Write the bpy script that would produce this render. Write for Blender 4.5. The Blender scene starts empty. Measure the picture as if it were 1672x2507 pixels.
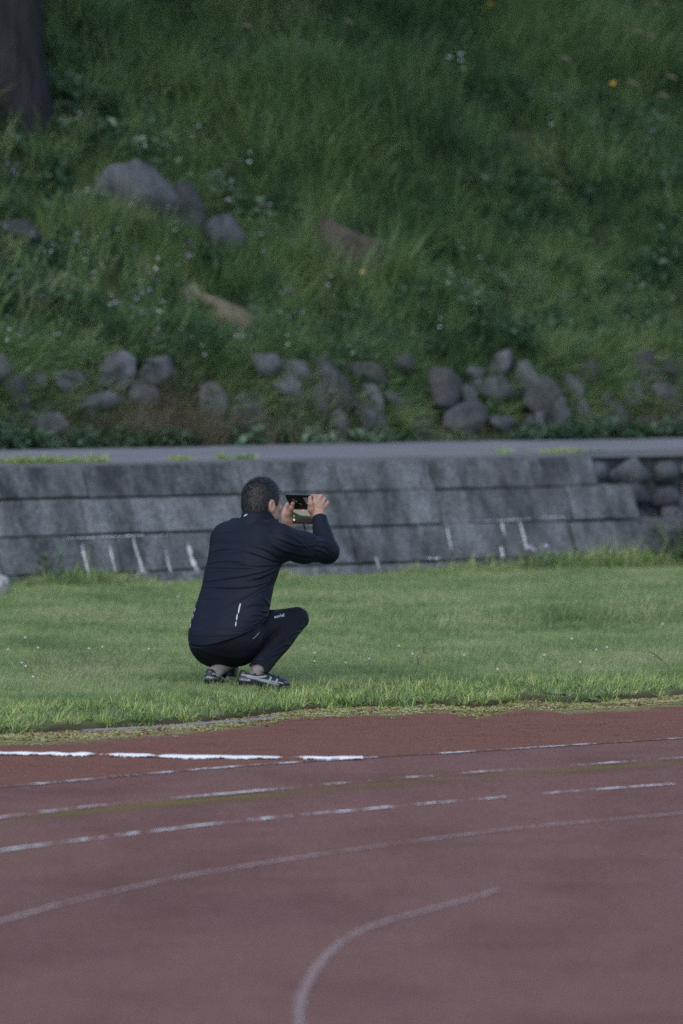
import bpy, bmesh, math, random
import numpy as np
from mathutils import Vector, Matrix
from mathutils.bvhtree import BVHTree

rng = np.random.default_rng(11)
random.seed(5)
scene = bpy.context.scene
COL = scene.collection

# ------------------------------------------------------------------ camera, sky, sun, exposure
FPX = 12432.0            # focal length in photo pixels (photo 1672 x 2507)
CAMH = 1.75
PITCH = math.atan((1253.5 - 774.0) / FPX)
cam_d = bpy.data.cameras.new('camera')
cam = bpy.data.objects.new('camera', cam_d)
COL.objects.link(cam)
cam.location = (0, 0, CAMH)
cam.rotation_euler = (math.pi / 2 - PITCH, 0, 0)
cam_d.sensor_fit = 'VERTICAL'
cam_d.sensor_height = 36.0
cam_d.lens = FPX / 2507.0 * 36.0
cam_d.clip_start = 0.1
cam_d.clip_end = 2000
cam_d.dof.use_dof = True
cam_d.dof.focus_distance = 23.2
cam_d.dof.aperture_fstop = 2.7
scene.camera = cam

SUN_EL, SUN_AZ = math.radians(52), math.radians(200)   # azimuth measured from +Y clockwise
world = bpy.data.worlds.new('World')
scene.world = world
world.use_nodes = True
wn = world.node_tree
wn.nodes.clear()
w_out = wn.nodes.new('ShaderNodeOutputWorld')
w_bg = wn.nodes.new('ShaderNodeBackground')
w_sky = wn.nodes.new('ShaderNodeTexSky')
w_sky.sky_type = 'NISHITA'
w_sky.sun_disc = False
w_sky.sun_elevation = SUN_EL
w_sky.sun_rotation = SUN_AZ
w_sky.air_density = 1.0
w_sky.dust_density = 1.2
w_sky.ozone_density = 0.7
w_bg.inputs[1].default_value = 0.14
wn.links.new(w_sky.outputs[0], w_bg.inputs[0])
wn.links.new(w_bg.outputs[0], w_out.inputs[0])

sun_d = bpy.data.lights.new('sun', 'SUN')
sun_d.energy = 0.6
sun_d.angle = math.radians(50)
sun_d.color = (1.0, 0.97, 0.93)
sun = bpy.data.objects.new('sun', sun_d)
COL.objects.link(sun)
sdir = Vector((math.sin(SUN_AZ) * math.cos(SUN_EL), math.cos(SUN_AZ) * math.cos(SUN_EL), math.sin(SUN_EL)))
sun.rotation_euler = sdir.to_track_quat('Z', 'Y').to_euler()
sun.location = (0, 0, 30)

scene.view_settings.view_transform = 'Standard'
scene.view_settings.look = 'None'
scene.view_settings.gamma = 1.0
scene.view_settings.exposure = 0.85
scene.view_settings.use_curve_mapping = False
scene.render.engine = 'CYCLES'
scene.cycles.use_denoising = False
scene.cycles.use_adaptive_sampling = False
scene.cycles.max_bounces = 6
scene.cycles.transparent_max_bounces = 16

# ------------------------------------------------------------------ helpers
CP, SP = math.cos(PITCH), math.sin(PITCH)
def ray(px, py):
    a, u, r = FPX, 1253.5 - py, px - 836.0
    return np.array([r, a * CP + u * SP, -a * SP + u * CP])
def P(px, py, Y):                       # photo pixel at a world depth Y -> point
    d = ray(px, py)
    return np.array([0, 0, CAMH]) + d * (Y / d[1])
def G(px, py, z=0.0):                   # photo pixel on a horizontal plane
    d = ray(px, py)
    return np.array([0, 0, CAMH]) + d * ((z - CAMH) / d[2])

def tag(o, label=None, cat=None, group=None, kind=None):
    if label: o['label'] = label
    if cat: o['category'] = cat
    if group: o['group'] = group
    if kind: o['kind'] = kind
    return o
def empty(name, loc=(0, 0, 0), rz=0):
    o = bpy.data.objects.new(name, None)
    COL.objects.link(o)
    o.location = loc
    o.rotation_euler = (0, 0, rz)
    o.empty_display_size = 0.1
    return o
def link(name, me, mat=None, parent=None, smooth=False):
    o = bpy.data.objects.new(name, me)
    COL.objects.link(o)
    if mat is not None and not me.materials:
        me.materials.append(mat)
    if parent is not None:
        o.parent = parent
        # parents are only ever moved in xy/z: keep geometry given in world coordinates
    if smooth:
        me.polygons.foreach_set('use_smooth', np.ones(len(me.polygons), bool))
    return o
def mesh(name, v, f):
    me = bpy.data.meshes.new(name)
    v = np.asarray(v, float)
    if isinstance(f, np.ndarray):
        n = f.shape[1]
        me.vertices.add(len(v)); me.vertices.foreach_set('co', v.astype(np.float32).ravel())
        me.loops.add(f.size); me.loops.foreach_set('vertex_index', f.astype(np.int32).ravel())
        me.polygons.add(len(f))
        me.polygons.foreach_set('loop_start', np.arange(0, f.size, n, dtype=np.int32))
        me.polygons.foreach_set('loop_total', np.full(len(f), n, np.int32))
        me.update(calc_edges=True)
    else:
        me.from_pydata([tuple(p) for p in v], [], f)
        me.update()
    return me
def child(name, v, f, mat, parent, smooth=False):     # world-coordinate geometry under a located Empty
    off = np.array(parent.location) if parent is not None else np.zeros(3)
    return link(name, mesh(name, np.asarray(v, float) - off, f), mat, parent, smooth)

def _h(ix, iy, seed):
    n = (ix.astype(np.int64) * 374761393 + iy.astype(np.int64) * 668265263 + seed * 974711) & 0x7fffffff
    n = ((n ^ (n >> 13)) * 1274126177) & 0x7fffffff
    return ((n ^ (n >> 16)) & 0xffff) / 65535.0
def vnoise(x, y, seed=0):
    x = np.asarray(x, float); y = np.asarray(y, float)
    ix, iy = np.floor(x), np.floor(y)
    fx, fy = x - ix, y - iy
    fx = fx * fx * (3 - 2 * fx); fy = fy * fy * (3 - 2 * fy)
    a, b = _h(ix, iy, seed), _h(ix + 1, iy, seed)
    c, d = _h(ix, iy + 1, seed), _h(ix + 1, iy + 1, seed)
    return (a * (1 - fx) + b * fx) * (1 - fy) + (c * (1 - fx) + d * fx) * fy
def fbm(x, y, seed=0, o=3):
    s, a, t = 0, 1.0, 0
    for k in range(o):
        s = s + a * vnoise(np.asarray(x) * 2 ** k, np.asarray(y) * 2 ** k, seed + k); t += a; a *= .5
    return s / t

# ------------------------------------------------------------------ materials
class NT:
    def __init__(self, name):
        self.m = bpy.data.materials.new(name)
        self.m.use_nodes = True
        self.t = self.m.node_tree
        self.b = self.t.nodes['Principled BSDF']
        self.out = self.t.nodes['Material Output']
    def n(self, typ, **kw):
        nd = self.t.nodes.new(typ)
        for k, v in kw.items():
            if k.startswith('i_'):
                key = k[2:]
                key = int(key) if key.isdigit() else key
                if hasattr(v, 'is_linked') or isinstance(v, bpy.types.NodeSocket): self.t.links.new(v, nd.inputs[key])
                else: nd.inputs[key].default_value = v
            else: setattr(nd, k, v)
        return nd
    def l(self, a, b): self.t.links.new(a, b)
    def coord(self, kind='Object', scale=(1, 1, 1)):
        c = self.n('ShaderNodeTexCoord')
        mp = self.n('ShaderNodeMapping'); mp.inputs['Scale'].default_value = scale
        self.l(c.outputs[kind], mp.inputs[0])
        return mp.outputs[0]
    def world(self, scale=(1, 1, 1)):
        c = self.n('ShaderNodeNewGeometry')
        mp = self.n('ShaderNodeMapping'); mp.inputs['Scale'].default_value = scale
        self.l(c.outputs['Position'], mp.inputs[0])
        return mp.outputs[0]
    def noise(self, vec, scale, detail=4, rough=.6):
        nd = self.n('ShaderNodeTexNoise')
        nd.inputs['Scale'].default_value = scale; nd.inputs['Detail'].default_value = detail; nd.inputs['Roughness'].default_value = rough
        self.l(vec, nd.inputs['Vector'])
        return nd.outputs[0]
    def ramp(self, fac, stops, interp='LINEAR'):
        nd = self.n('ShaderNodeValToRGB'); r = nd.color_ramp; r.interpolation = interp
        while len(r.elements) < len(stops): r.elements.new(.5)
        for e, (p, c) in zip(r.elements, stops):
            e.position = p
            e.color = (c, c, c, 1) if isinstance(c, (int, float)) else (*c, 1)
        self.l(fac, nd.inputs[0])
        return nd.outputs[0]
    def mix(self, fac, a, b, mode='MIX'):
        nd = self.n('ShaderNodeMix', data_type='RGBA', blend_type=mode)
        for s, i in ((fac, 0), (a, 6), (b, 7)):
            if isinstance(s, bpy.types.NodeSocket): self.l(s, nd.inputs[i])
            elif i == 0: nd.inputs[i].default_value = s
            else: nd.inputs[i].default_value = (*s, 1)
        return nd.outputs[2]
    def math(self, op, a, b=None):
        nd = self.n('ShaderNodeMath', operation=op)
        for s, i in ((a, 0), (b, 1)):
            if s is None: continue
            if isinstance(s, bpy.types.NodeSocket): self.l(s, nd.inputs[i])
            else: nd.inputs[i].default_value = s
        return nd.outputs[0]
    def bump(self, h, strength=.5, dist=.01):
        nd = self.n('ShaderNodeBump'); nd.inputs['Strength'].default_value = strength; nd.inputs['Distance'].default_value = dist
        self.l(h, nd.inputs['Height']); self.l(nd.outputs[0], self.b.inputs['Normal'])
    def set(self, **kw):
        for k, v in kw.items():
            k = {'color': 'Base Color', 'rough': 'Roughness', 'spec': 'Specular IOR Level', 'metal': 'Metallic', 'sheen': 'Sheen Weight',
                 'sss': 'Subsurface Weight', 'emit': 'Emission Color', 'emits': 'Emission Strength', 'trans': 'Transmission Weight'}[k]
            if isinstance(v, bpy.types.NodeSocket): self.l(v, self.b.inputs[k])
            elif isinstance(v, tuple): self.b.inputs[k].default_value = (*v, 1)
            else: self.b.inputs[k].default_value = v
        return self
    def alpha(self, fac):                # worn paint / thin growth: holes where fac is 0
        tr = self.n('ShaderNodeBsdfTransparent'); mx = self.n('ShaderNodeMixShader')
        self.l(fac, mx.inputs[0]); self.l(tr.outputs[0], mx.inputs[1]); self.l(self.b.outputs[0], mx.inputs[2])
        self.l(mx.outputs[0], self.out.inputs[0])
def plain(name, color, rough=.7, spec=.3, **kw):
    t = NT(name); t.set(color=color, rough=rough, spec=spec, **kw)
    return t.m

# ------------------------------------------------------------------ scatter (one geometry-node object = stuff)
def scatter(name, pts, rots, scales, picks, protos, mat):
    protos_col = bpy.data.collections.new(name + '_shapes')
    for i, (v, f) in enumerate(protos):
        me = mesh('%s_shape_%02d' % (name, i), v, f)
        me.materials.append(mat[i] if isinstance(mat, list) else mat)
        protos_col.objects.link(bpy.data.objects.new('%s_shape_%02d' % (name, i), me))
    me = bpy.data.meshes.new(name)
    n = len(pts)
    me.vertices.add(n)
    me.vertices.foreach_set('co', np.asarray(pts, np.float32).ravel())
    for nm, typ, arr in (('rot', 'FLOAT_VECTOR', rots), ('scl', 'FLOAT', scales), ('pick', 'INT', picks)):
        at = me.attributes.new(nm, typ, 'POINT')
        at.data.foreach_set('vector' if typ == 'FLOAT_VECTOR' else 'value', np.asarray(arr, np.int32 if typ == 'INT' else np.float32).ravel())
    o = bpy.data.objects.new(name, me)
    COL.objects.link(o)
    ng = bpy.data.node_groups.new(name + '_nodes', 'GeometryNodeTree')
    ng.interface.new_socket('Geometry', in_out='INPUT', socket_type='NodeSocketGeometry')
    ng.interface.new_socket('Geometry', in_out='OUTPUT', socket_type='NodeSocketGeometry')
    N = ng.nodes.new
    gi, go, iop, ci, e2r = N('NodeGroupInput'), N('NodeGroupOutput'), N('GeometryNodeInstanceOnPoints'), N('GeometryNodeCollectionInfo'), N('FunctionNodeEulerToRotation')
    m2p = N('GeometryNodeMeshToPoints')
    ci.inputs['Collection'].default_value = protos_col
    ci.inputs['Separate Children'].default_value = True
    ci.inputs['Reset Children'].default_value = True
    def attr(nm, dt):
        a = N('GeometryNodeInputNamedAttribute'); a.data_type = dt; a.inputs[0].default_value = nm
        return a.outputs[0]
    L = ng.links.new
    L(gi.outputs[0], m2p.inputs[0]); L(m2p.outputs[0], iop.inputs['Points'])
    L(ci.outputs[0], iop.inputs['Instance'])
    iop.inputs['Pick Instance'].default_value = True
    L(attr('pick', 'INT'), iop.inputs['Instance Index'])
    L(attr('rot', 'FLOAT_VECTOR'), e2r.inputs[0]); L(e2r.outputs[0], iop.inputs['Rotation'])
    L(attr('scl', 'FLOAT'), iop.inputs['Scale'])
    L(iop.outputs[0], go.inputs[0])
    md = o.modifiers.new('scatter', 'NODES'); md.node_group = ng
    o['kind'] = 'stuff'
    return o

def blades(r, n, rad, h0, h1, w, lean, droop, seg=3, tilt_out=.4):
    """a tuft of n grass blades -> verts, quad faces"""
    V, F = [], []
    for i in range(n):
        a = r.uniform(0, 2 * math.pi); d = rad * math.sqrt(r.uniform())
        bx, by = d * math.cos(a), d * math.sin(a)
        da = r.uniform(0, 2 * math.pi) if r.uniform() > tilt_out else a + r.normal(0, .4)
        L = r.uniform(h0, h1); ln = abs(r.normal(lean, lean * .5)); dr = r.uniform(.4, 1.3) * droop
        ww = w * r.uniform(.7, 1.3); tw = r.uniform(0, math.pi)
        b0 = len(V)
        x, z, ang = 0., 0., ln
        for k in range(seg + 1):
            t = k / seg
            c = ww * (1 - t ** 1.6) * .5 + ww * .04
            sx, sy = -math.sin(da + tw * .25), math.cos(da + tw * .25)
            px_, py_ = bx + x * math.cos(da), by + x * math.sin(da)
            V.append((px_ - sx * c, py_ - sy * c, z)); V.append((px_ + sx * c, py_ + sy * c, z))
            x += L / seg * math.sin(ang); z += L / seg * math.cos(ang); ang += dr / seg
        for k in range(seg):
            F.append((b0 + 2 * k, b0 + 2 * k + 1, b0 + 2 * k + 3, b0 + 2 * k + 2))
    return np.array(V), np.array(F)
def leaves(r, n, rad, h, ll, lw, up=.5):
    """a leafy clump of n oval leaves (each two bent quads)"""
    V, F = [], []
    for i in range(n):
        a = r.uniform(0, 2 * math.pi); d = rad * math.sqrt(r.uniform())
        c = np.array([d * math.cos(a), d * math.sin(a), h * r.uniform(.05, 1) * (1 - .5 * d / rad)])
        da = a + r.normal(0, .8); el = r.normal(up, .4)
        f = np.array([math.cos(da) * math.cos(el), math.sin(da) * math.cos(el), math.sin(el)])
        s = np.array([-math.sin(da), math.cos(da), r.normal(0, .3)]); s /= np.linalg.norm(s)
        u = np.cross(f, s)
        L, W = ll * r.uniform(.6, 1.3), lw * r.uniform(.6, 1.3)
        b0 = len(V)
        V += [c, c + f * L * .45 + s * W * .5 + u * L * .08, c + f * L * .5 - u * L * .02, c + f * L * .45 - s * W * .5 + u * L * .08, c + f * L - u * L * .15]
        F += [(b0, b0 + 1, b0 + 4, b0 + 2), (b0, b0 + 2, b0 + 4, b0 + 3)]
    return np.array(V), np.array(F)
def cat(*vf):
    V, F, o = [], [], 0
    for v, f in vf:
        V.append(v); F.append(np.asarray(f) + o); o += len(v)
    return np.concatenate(V), np.concatenate(F)
def ico(sub=2):
    bm = bmesh.new(); bmesh.ops.create_icosphere(bm, subdivisions=sub, radius=1.0)
    v = np.array([p.co for p in bm.verts]); f = np.array([[q.index for q in p.verts] for p in bm.faces]); bm.free()
    return v, f
def rock_mesh(name, seed, sub=3, rough=.25, box=0.0):
    v, f = ico(sub); r = np.random.default_rng(seed)
    if box:
        v = v / (np.abs(v) ** box).sum(1)[:, None] ** (1 / box)
        rx = Matrix.Rotation(r.uniform(0, 6.28), 3, r.normal(size=3)); v = v * np.array([1, r.uniform(.75, 1), r.uniform(.75, 1)])
        # a few big broken faces
        for _ in range(5):
            n = r.normal(size=3); n[1] = -abs(n[1]) - .3; n /= np.linalg.norm(n); d = r.uniform(.62, .95)
            k = v @ n; v = v - np.clip(k - d, 0, None)[:, None] * n
    # cut by random planes for facets, then noise
    for _ in range(14):
        n = r.normal(size=3); n /= np.linalg.norm(n); d = r.uniform(.50, .9)
        k = v @ n; over = np.clip(k - d, 0, None); v = v - over[:, None] * n * .92
    for s, a in ((2.0, rough * .5), (5.0, rough * .25)):
        o = r.uniform(0, 50, 3)
        dn = vnoise(v[:, 0] * s + o[0], v[:, 1] * s + v[:, 2] * 1.7 * s + o[1], seed) - .5
        v = v * (1 + dn[:, None] * a)
    me = mesh(name, v, f)
    return me
def ribbon(pts, w, z, r=None, jit=0.0, step=.05):
    """flat painted line along ground points (N,2)"""
    p = np.asarray(pts, float)[:, :2]
    # Catmull-ish smoothing by arc-length cubic through points
    d = np.r_[0, np.cumsum(np.linalg.norm(np.diff(p, axis=0), axis=1))]
    n = max(8, int(d[-1] / step)); s = np.linspace(0, d[-1], n)
    x, y = np.interp(s, d, p[:, 0]), np.interp(s, d, p[:, 1])
    k = max(1, int(n / len(p) * .9)); ker = np.hanning(2 * k + 3); ker /= ker.sum()
    def sm(a):
        m = len(ker) // 2; e0 = a[0] - (a[1] - a[0]) * np.arange(m, 0, -1); e1 = a[-1] + (a[-1] - a[-2]) * np.arange(1, m + 1)
        return np.convolve(np.r_[e0, a, e1], ker, 'valid')
    x, y = sm(x), sm(y)
    tx, ty = np.gradient(x), np.gradient(y); l = np.hypot(tx, ty); nx, ny = -ty / l, tx / l
    wl = w / 2 * np.ones(n); wr = w / 2 * np.ones(n)
    if r is not None: wl = wl + r.normal(0, jit, n); wr = wr + r.normal(0, jit, n)
    V = np.empty((2 * n, 3)); V[0::2] = np.c_[x + nx * wl, y + ny * wl, np.full(n, z)]; V[1::2] = np.c_[x - nx * wr, y - ny * wr, np.full(n, z)]
    i = np.arange(n - 1)
    return V, np.c_[2 * i, 2 * i + 1, 2 * i + 3, 2 * i + 2]
# ------------------------------------------------------------------ setting: ground, track, clay, lawn
def R8(u, v): return (u * 1.0663, 1650 + v * 1.0663)
def gp(uv, z): return np.array([G(*R8(u, v), z)[:2] for u, v in uv])
def extend(p, la, lb, bend_a=0.0):
    """carry a ground polyline on past the frame on both ends"""
    p = np.asarray(p, float)
    ta = p[0] - p[1]; ta /= np.linalg.norm(ta); tb = p[-1] - p[-2]; tb /= np.linalg.norm(tb)
    A = []; q = p[0].copy(); a = math.atan2(ta[1], ta[0])
    for k in range(int(la / .5)):
        a += bend_a * .5; q = q + .5 * np.array([math.cos(a), math.sin(a)]); A.append(q.copy())
    B = [p[-1] + tb * .5 * (k + 1) for k in range(int(lb / .5))]
    return np.array(A[::-1] + list(p) + B)

ZT = -0.03
tk = NT('track_surface')
c = tk.world()
big = tk.noise(c, .55, 3, .6); mid = tk.noise(tk.world((1, .35, 1)), 2.3, 4, .65); fine = tk.noise(c, 160, 2, .7)
col = tk.ramp(big, [(.3, (.138, .076, .066)), (.5, (.164, .089, .076)), (.72, (.154, .092, .070))])
col = tk.mix(tk.ramp(mid, [(.42, 0.0), (.75, .55)]), col, (.105, .050, .042))
col = tk.mix(tk.ramp(tk.noise(tk.world((.8, 1.1, 1)), 1.4, 4, .6), [(.54, 0.0), (.76, .30)]), col, (.182, .110, .095))
g1 = tk.noise(tk.world((1, .55, 1)), 85, 3, .8)
col = tk.mix(tk.ramp(g1, [(.48, 0.0), (.70, .75)]), col, tk.mix(1.0, col, (.50, .46, .46), 'MULTIPLY'))
col = tk.mix(tk.ramp(fine, [(.50, .0), (.72, 1.0)]), col, tk.mix(1.0, col, (2.1, 2.1, 2.2), 'MULTIPLY'))
col = tk.mix(tk.ramp(tk.noise(tk.world((.5, .9, 1)), 2.2, 5, .65), [(.52, 0.0), (.70, .55)]), col, (.118, .060, .046))
tk.set(color=col, rough=.95, spec=.06); tk.bump(tk.noise(c, 220, 3, .8), .6, .004)
ME = mesh('running_track', [(-30, 3, ZT), (30, 3, ZT), (30, 45, ZT), (-30, 45, ZT)], [(0, 1, 2, 3)])
# the track sheet ends under the lawn
tag(link('running_track', ME, tk.m), 'worn reddish brown running track surface in the foreground', None, None, 'structure')
gm = NT('bare_earth'); gm.set(color=gm.ramp(gm.noise(gm.world(), .3), [(.3, (.06, .055, .035)), (.7, (.05, .075, .03))]), rough=.95)
tag(link('ground', mesh('ground', [(-600, -600, -.12), (600, -600, -.12), (600, 900, -.12), (-600, 900, -.12)], [(0, 1, 2, 3)]), gm.m), None, None, None, 'structure')

lineA = extend(gp([(0, 262), (140, 250), (300, 235), (500, 217), (700, 203), (970, 186), (1070, 181), (1300, 166), (1568, 149)], ZT), 6, 9)
lineB = extend(gp([(0, 334), (250, 303), (500, 281), (710, 262), (920, 243), (1100, 229), (1280, 217), (1568, 196)], ZT), 6, 9, .02)
lineC = extend(gp([(0, 407), (200, 381), (480, 347), (580, 336), (730, 322), (870, 310), (960, 300), (1130, 287), (1320, 270), (1568, 253)], ZT), 6, 9, .03)
lineD = extend(gp([(0, 570), (100, 541), (200, 515), (400, 470), (600, 437), (800, 406), (1000, 379), (1200, 354), (1400, 336), (1568, 321)], ZT), 5, 9, .05)
lineE = gp([(700, 900), (684, 800), (690, 740), (712, 700), (742, 655), (785, 615), (850, 580), (930, 557), (1000, 540), (1080, 518), (1145, 497)], ZT)
chalk = extend(gp([(0, 187), (212, 190), (345, 193), (600, 197), (700, 198), (832, 197)], ZT), 6, 0)

def paint(name, dens, col=(.74, .74, .74), sc=3.0):
    t = NT(name)
    w = t.world()
    n1 = t.noise(w, sc, 3, .6); n2 = t.noise(w, 45, 3, .75)
    f = t.math('ADD', t.math('MULTIPLY', n1, .75), t.math('MULTIPLY', n2, .45))
    t.set(color=col, rough=.85, spec=.2)
    t.alpha(t.ramp(f, [(dens - .03, 0.0), (dens + .09, .62 if dens < .52 else .92)]))
    return t.m
r_ = np.random.default_rng(3)
for nm, pts, w, d, z, lab in (('lane_line', lineA, .032, .60, ZT + .0045, 'thin worn white lane line at the edge of the clay strip'),
                              ('lane_line', lineB, .028, .615, ZT + .009, 'worn white lane line overgrown with yellow green moss'),
                              ('lane_line', lineC, .032, .585, ZT + .004, 'broken dashed looking white lane line across the middle of the track'),
                              ('lane_line', lineD, .021, .50, ZT + .004, 'faded continuous white lane line curving down to the left'),
                              ('lane_line', lineE, .026, .45, ZT + .004, 'tightly curved pale line bending round in the near foreground')):
    V, F = ribbon(pts, w, z, r_, .004, .02)
    colr = {.50: (.44, .36, .36), .45: (.33, .25, .24)}.get(d, (.70, .70, .71))
    tag(link(nm, mesh(nm, V, F), paint('worn_paint_%d' % int(d * 1000), d, colr, {.585: 8.0, .60: 5.0}.get(d, 3.0))), lab, None, None, 'structure')
# yellow green moss along the second line
mo = NT('track_moss')
wv = mo.world()
f = mo.math('ADD', mo.math('MULTIPLY', mo.noise(mo.world((.5, 1.0, 1)), 1.7, 4, .65), .8), mo.math('MULTIPLY', mo.noise(wv, 30, 3, .7), .35))
at = mo.n('ShaderNodeAttribute', attribute_name='edge')
mo.set(color=(.20, .19, .035), rough=.95, spec=.1)
mo.alpha(mo.math('MULTIPLY', mo.ramp(f, [(.44, 0.0), (.70, .45)]), at.outputs['Fac']))
p2 = lineB - np.array([[.0, .16]])
V, F = ribbon(p2, .34, ZT + .004, None, 0, .05)
Vm = np.empty((len(V) // 2 * 3, 3)); Vm[0::3] = V[0::2]; Vm[2::3] = V[1::2]; Vm[1::3] = (V[0::2] + V[1::2]) / 2
i = np.arange(len(V) // 2 - 1)
me = mesh('track_moss', Vm, np.r_[np.c_[3 * i, 3 * i + 1, 3 * i + 4, 3 * i + 3], np.c_[3 * i + 1, 3 * i + 2, 3 * i + 5, 3 * i + 4]])
at_ = me.attributes.new('edge', 'FLOAT', 'POINT'); at_.data.foreach_set('value', np.tile([0, 1, 0], len(V) // 2).astype(np.float32))
tag(link('track_moss', me, mo.m), 'yellow green moss growing along a lane line of the track', None, None, 'stuff')

# lawn edge and clay strip
EDGE = gp([(0, 143), (130, 137), (250, 131), (400, 121), (500, 113), (620, 98), (700, 86), (800, 82), (940, 79), (1000, 73), (1090, 82), (1140, 76), (1200, 64), (1300, 72), (1400, 66), (1500, 60), (1568, 54)], ZT)
EDGE = extend(EDGE, 7, 9)
def edge_y(x): return np.interp(x, EDGE[:, 0], EDGE[:, 1])
lA = lineA[np.argsort(lineA[:, 0])]
def lineA_y(x): return np.interp(x, lA[:, 0], lA[:, 1])
xs = np.arange(-6.5, 8.0, .04); nv = 40
ya, ye = lineA_y(xs), edge_y(xs) + .25
tt = np.linspace(0, 1, nv)
X = np.repeat(xs[:, None], nv, 1); Y = ya[:, None] * (1 - tt) + ye[:, None] * tt
Z = ZT + .0025 + .008 * (fbm(X * 3, Y * 5, 9) - .4) * np.clip((Y - ya[:, None]) / .3, 0, 1)
Z = np.maximum(Z, ZT + .002)
idx = np.arange(X.size).reshape(X.shape)
F = np.stack([idx[:-1, :-1], idx[1:, :-1], idx[1:, 1:], idx[:-1, 1:]], -1).reshape(-1, 4)
me = mesh('clay_strip', np.stack([X, Y, Z], -1).reshape(-1, 3), F)
de = (edge_y(X) - Y)
wob = fbm(X * 1.3, Y * 2.5, 21) - .5 + .5 * (fbm(X * 9, Y * 7, 23) - .5)
mossw = np.clip(1.15 - np.abs(de - .14 + wob * .35) / (.26 + .26 * vnoise(X * .9, X * 0, 4) + .10 * (X < .3)), 0, 1)
at_ = me.attributes.new('moss', 'FLOAT', 'POINT'); at_.data.foreach_set('value', mossw.ravel().astype(np.float32))
cl = NT('red_clay')
w = cl.world()
n1 = cl.noise(cl.world((.6, 2.0, 1)), 2.2, 4, .65); n2 = cl.noise(cl.world((.5, 2.2, 1)), 9, 5, .7); n3 = cl.noise(w, 120, 3, .8)
col = cl.ramp(n1, [(.3, (.172, .077, .054)), (.5, (.195, .092, .068)), (.7, (.168, .086, .066))])
col = cl.mix(cl.ramp(n2, [(.55, 0.0), (.72, .65)]), col, (.085, .040, .030))
col = cl.mix(cl.ramp(n3, [(.56, 0.0), (.74, .8)]), col, (.30, .19, .155))
col = cl.mix(cl.ramp(cl.noise(cl.world((.8, 1.2, 1)), 70, 3, .8), [(.56, 0.0), (.70, .7)]), col, (.070, .034, .026))
at = cl.n('ShaderNodeAttribute', attribute_name='moss')
mf = cl.math('ADD', cl.math('MULTIPLY', at.outputs['Fac'], 1.0), cl.math('MULTIPLY', cl.math('SUBTRACT', cl.noise(w, 38, 4, .75), .5), 1.6))
col = cl.mix(cl.ramp(mf, [(.30, 0.0), (.55, .85)]), col, cl.ramp(cl.noise(w, 60, 2), [(.35, (.13, .11, .065)), (.6, (.27, .275, .11))]))
cl.set(color=col, rough=.97, spec=.06)
cl.bump(cl.math('ADD', n3, cl.math('MULTIPLY', n2, 1.0)), .7, .010)
tag(link('clay_strip', me, cl.m, smooth=True), 'red clay strip between the lawn and the track', None, None, 'structure')

# lawn soil
WT = np.array([.813, .582]); WN = np.array([-.582, .813]); W0 = np.array([0.0, 34.05])
def wl(q, s, z): 
    p = W0 + q * WT + s * WN
    return np.array([p[0], p[1], z])
def wall_y(x): return W0[1] + x * WT[1] / WT[0]
def to_qs(x, y):
    dx, dy = x - W0[0], y - W0[1]
    return dx * WT[0] + dy * WT[1], dx * WN[0] + dy * WN[1]
def lawn_z(x, y):
    d = y - edge_y(x) + (vnoise(x * 9, y * 3, 8) - .5) * .05
    lip = np.clip(d / .13, 0, 1); lip = lip * lip * (3 - 2 * lip)
    z = ZT - .006 + .032 * lip + .030 * (fbm(x * .9, y * .8, 5) - .5) * np.clip(d / .6, 0, 1)
    # low humps on the right, well behind the person
    z = z + .07 * np.exp(-((x - 2.0) / 1.1) ** 2 - ((y - 28.6 - .25 * x) / .5) ** 2)
    return z
xs = np.arange(-6.4, 7.9, .07); nv = 110
tt = np.linspace(0, 1, nv) ** 1.3
X = np.repeat(xs[:, None], nv, 1); Y = edge_y(xs)[:, None] * (1 - tt) + (wall_y(xs)[:, None] + 1.4) * tt
Z = lawn_z(X, Y)
idx = np.arange(X.size).reshape(X.shape)
F = np.stack([idx[:-1, :-1], idx[1:, :-1], idx[1:, 1:], idx[:-1, 1:]], -1).reshape(-1, 4)
ls = NT('lawn_soil')
col = ls.ramp(ls.noise(ls.world(), 9, 4), [(.35, (.085, .095, .040)), (.6, (.11, .135, .05)), (.75, (.10, .075, .045))])
la = ls.n('ShaderNodeAttribute', attribute_name='lip')
col = ls.mix(la.outputs['Fac'], col, (.045, .027, .020))
ls.set(color=col, rough=.95, spec=.1)
me = mesh('lawn_soil', np.stack([X, Y, Z], -1).reshape(-1, 3), F)
a_ = me.attributes.new('lip', 'FLOAT', 'POINT'); a_.data.foreach_set('value', np.clip(1.3 - (Y - edge_y(X)) / .14, 0, 1).ravel().astype(np.float32))
tag(link('lawn_soil', me, ls.m, smooth=True), 'soil under the short grass', None, None, 'structure')

# chalk line: powder laid in a low ragged mound, three stretches
ch = NT('chalk_powder')
ch.set(color=ch.ramp(ch.noise(ch.world(), 60, 3), [(.3, (.66, .66, .66)), (.7, (.80, .80, .80))]), rough=.95, spec=.1)
f = ch.math('ADD', ch.math('MULTIPLY', ch.noise(ch.world(), 7, 3), .55), ch.math('MULTIPLY', ch.noise(ch.world((1, .4, 1)), 28, 5, .8), .75))
ca = ch.n('ShaderNodeAttribute', attribute_name='edge')
ch.alpha(ch.ramp(ch.math('ADD', f, ch.math('MULTIPLY', ca.outputs['Fac'], .55)), [(.86, 0.0), (.96, 1.0)])); ch.bump(ch.noise(ch.world(), 90, 3), .6, .01)
V, F = ribbon(chalk, .10, ZT + .0055, None, 0, .025)
n = len(V) // 2
A_, B_ = V[0::2], V[1::2]
wid = .55 + .5 * vnoise(np.arange(n) * .11, np.zeros(n), 3)
gapf = np.ones(n)
xg = (A_[:, 0] + B_[:, 0]) / 2
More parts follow.
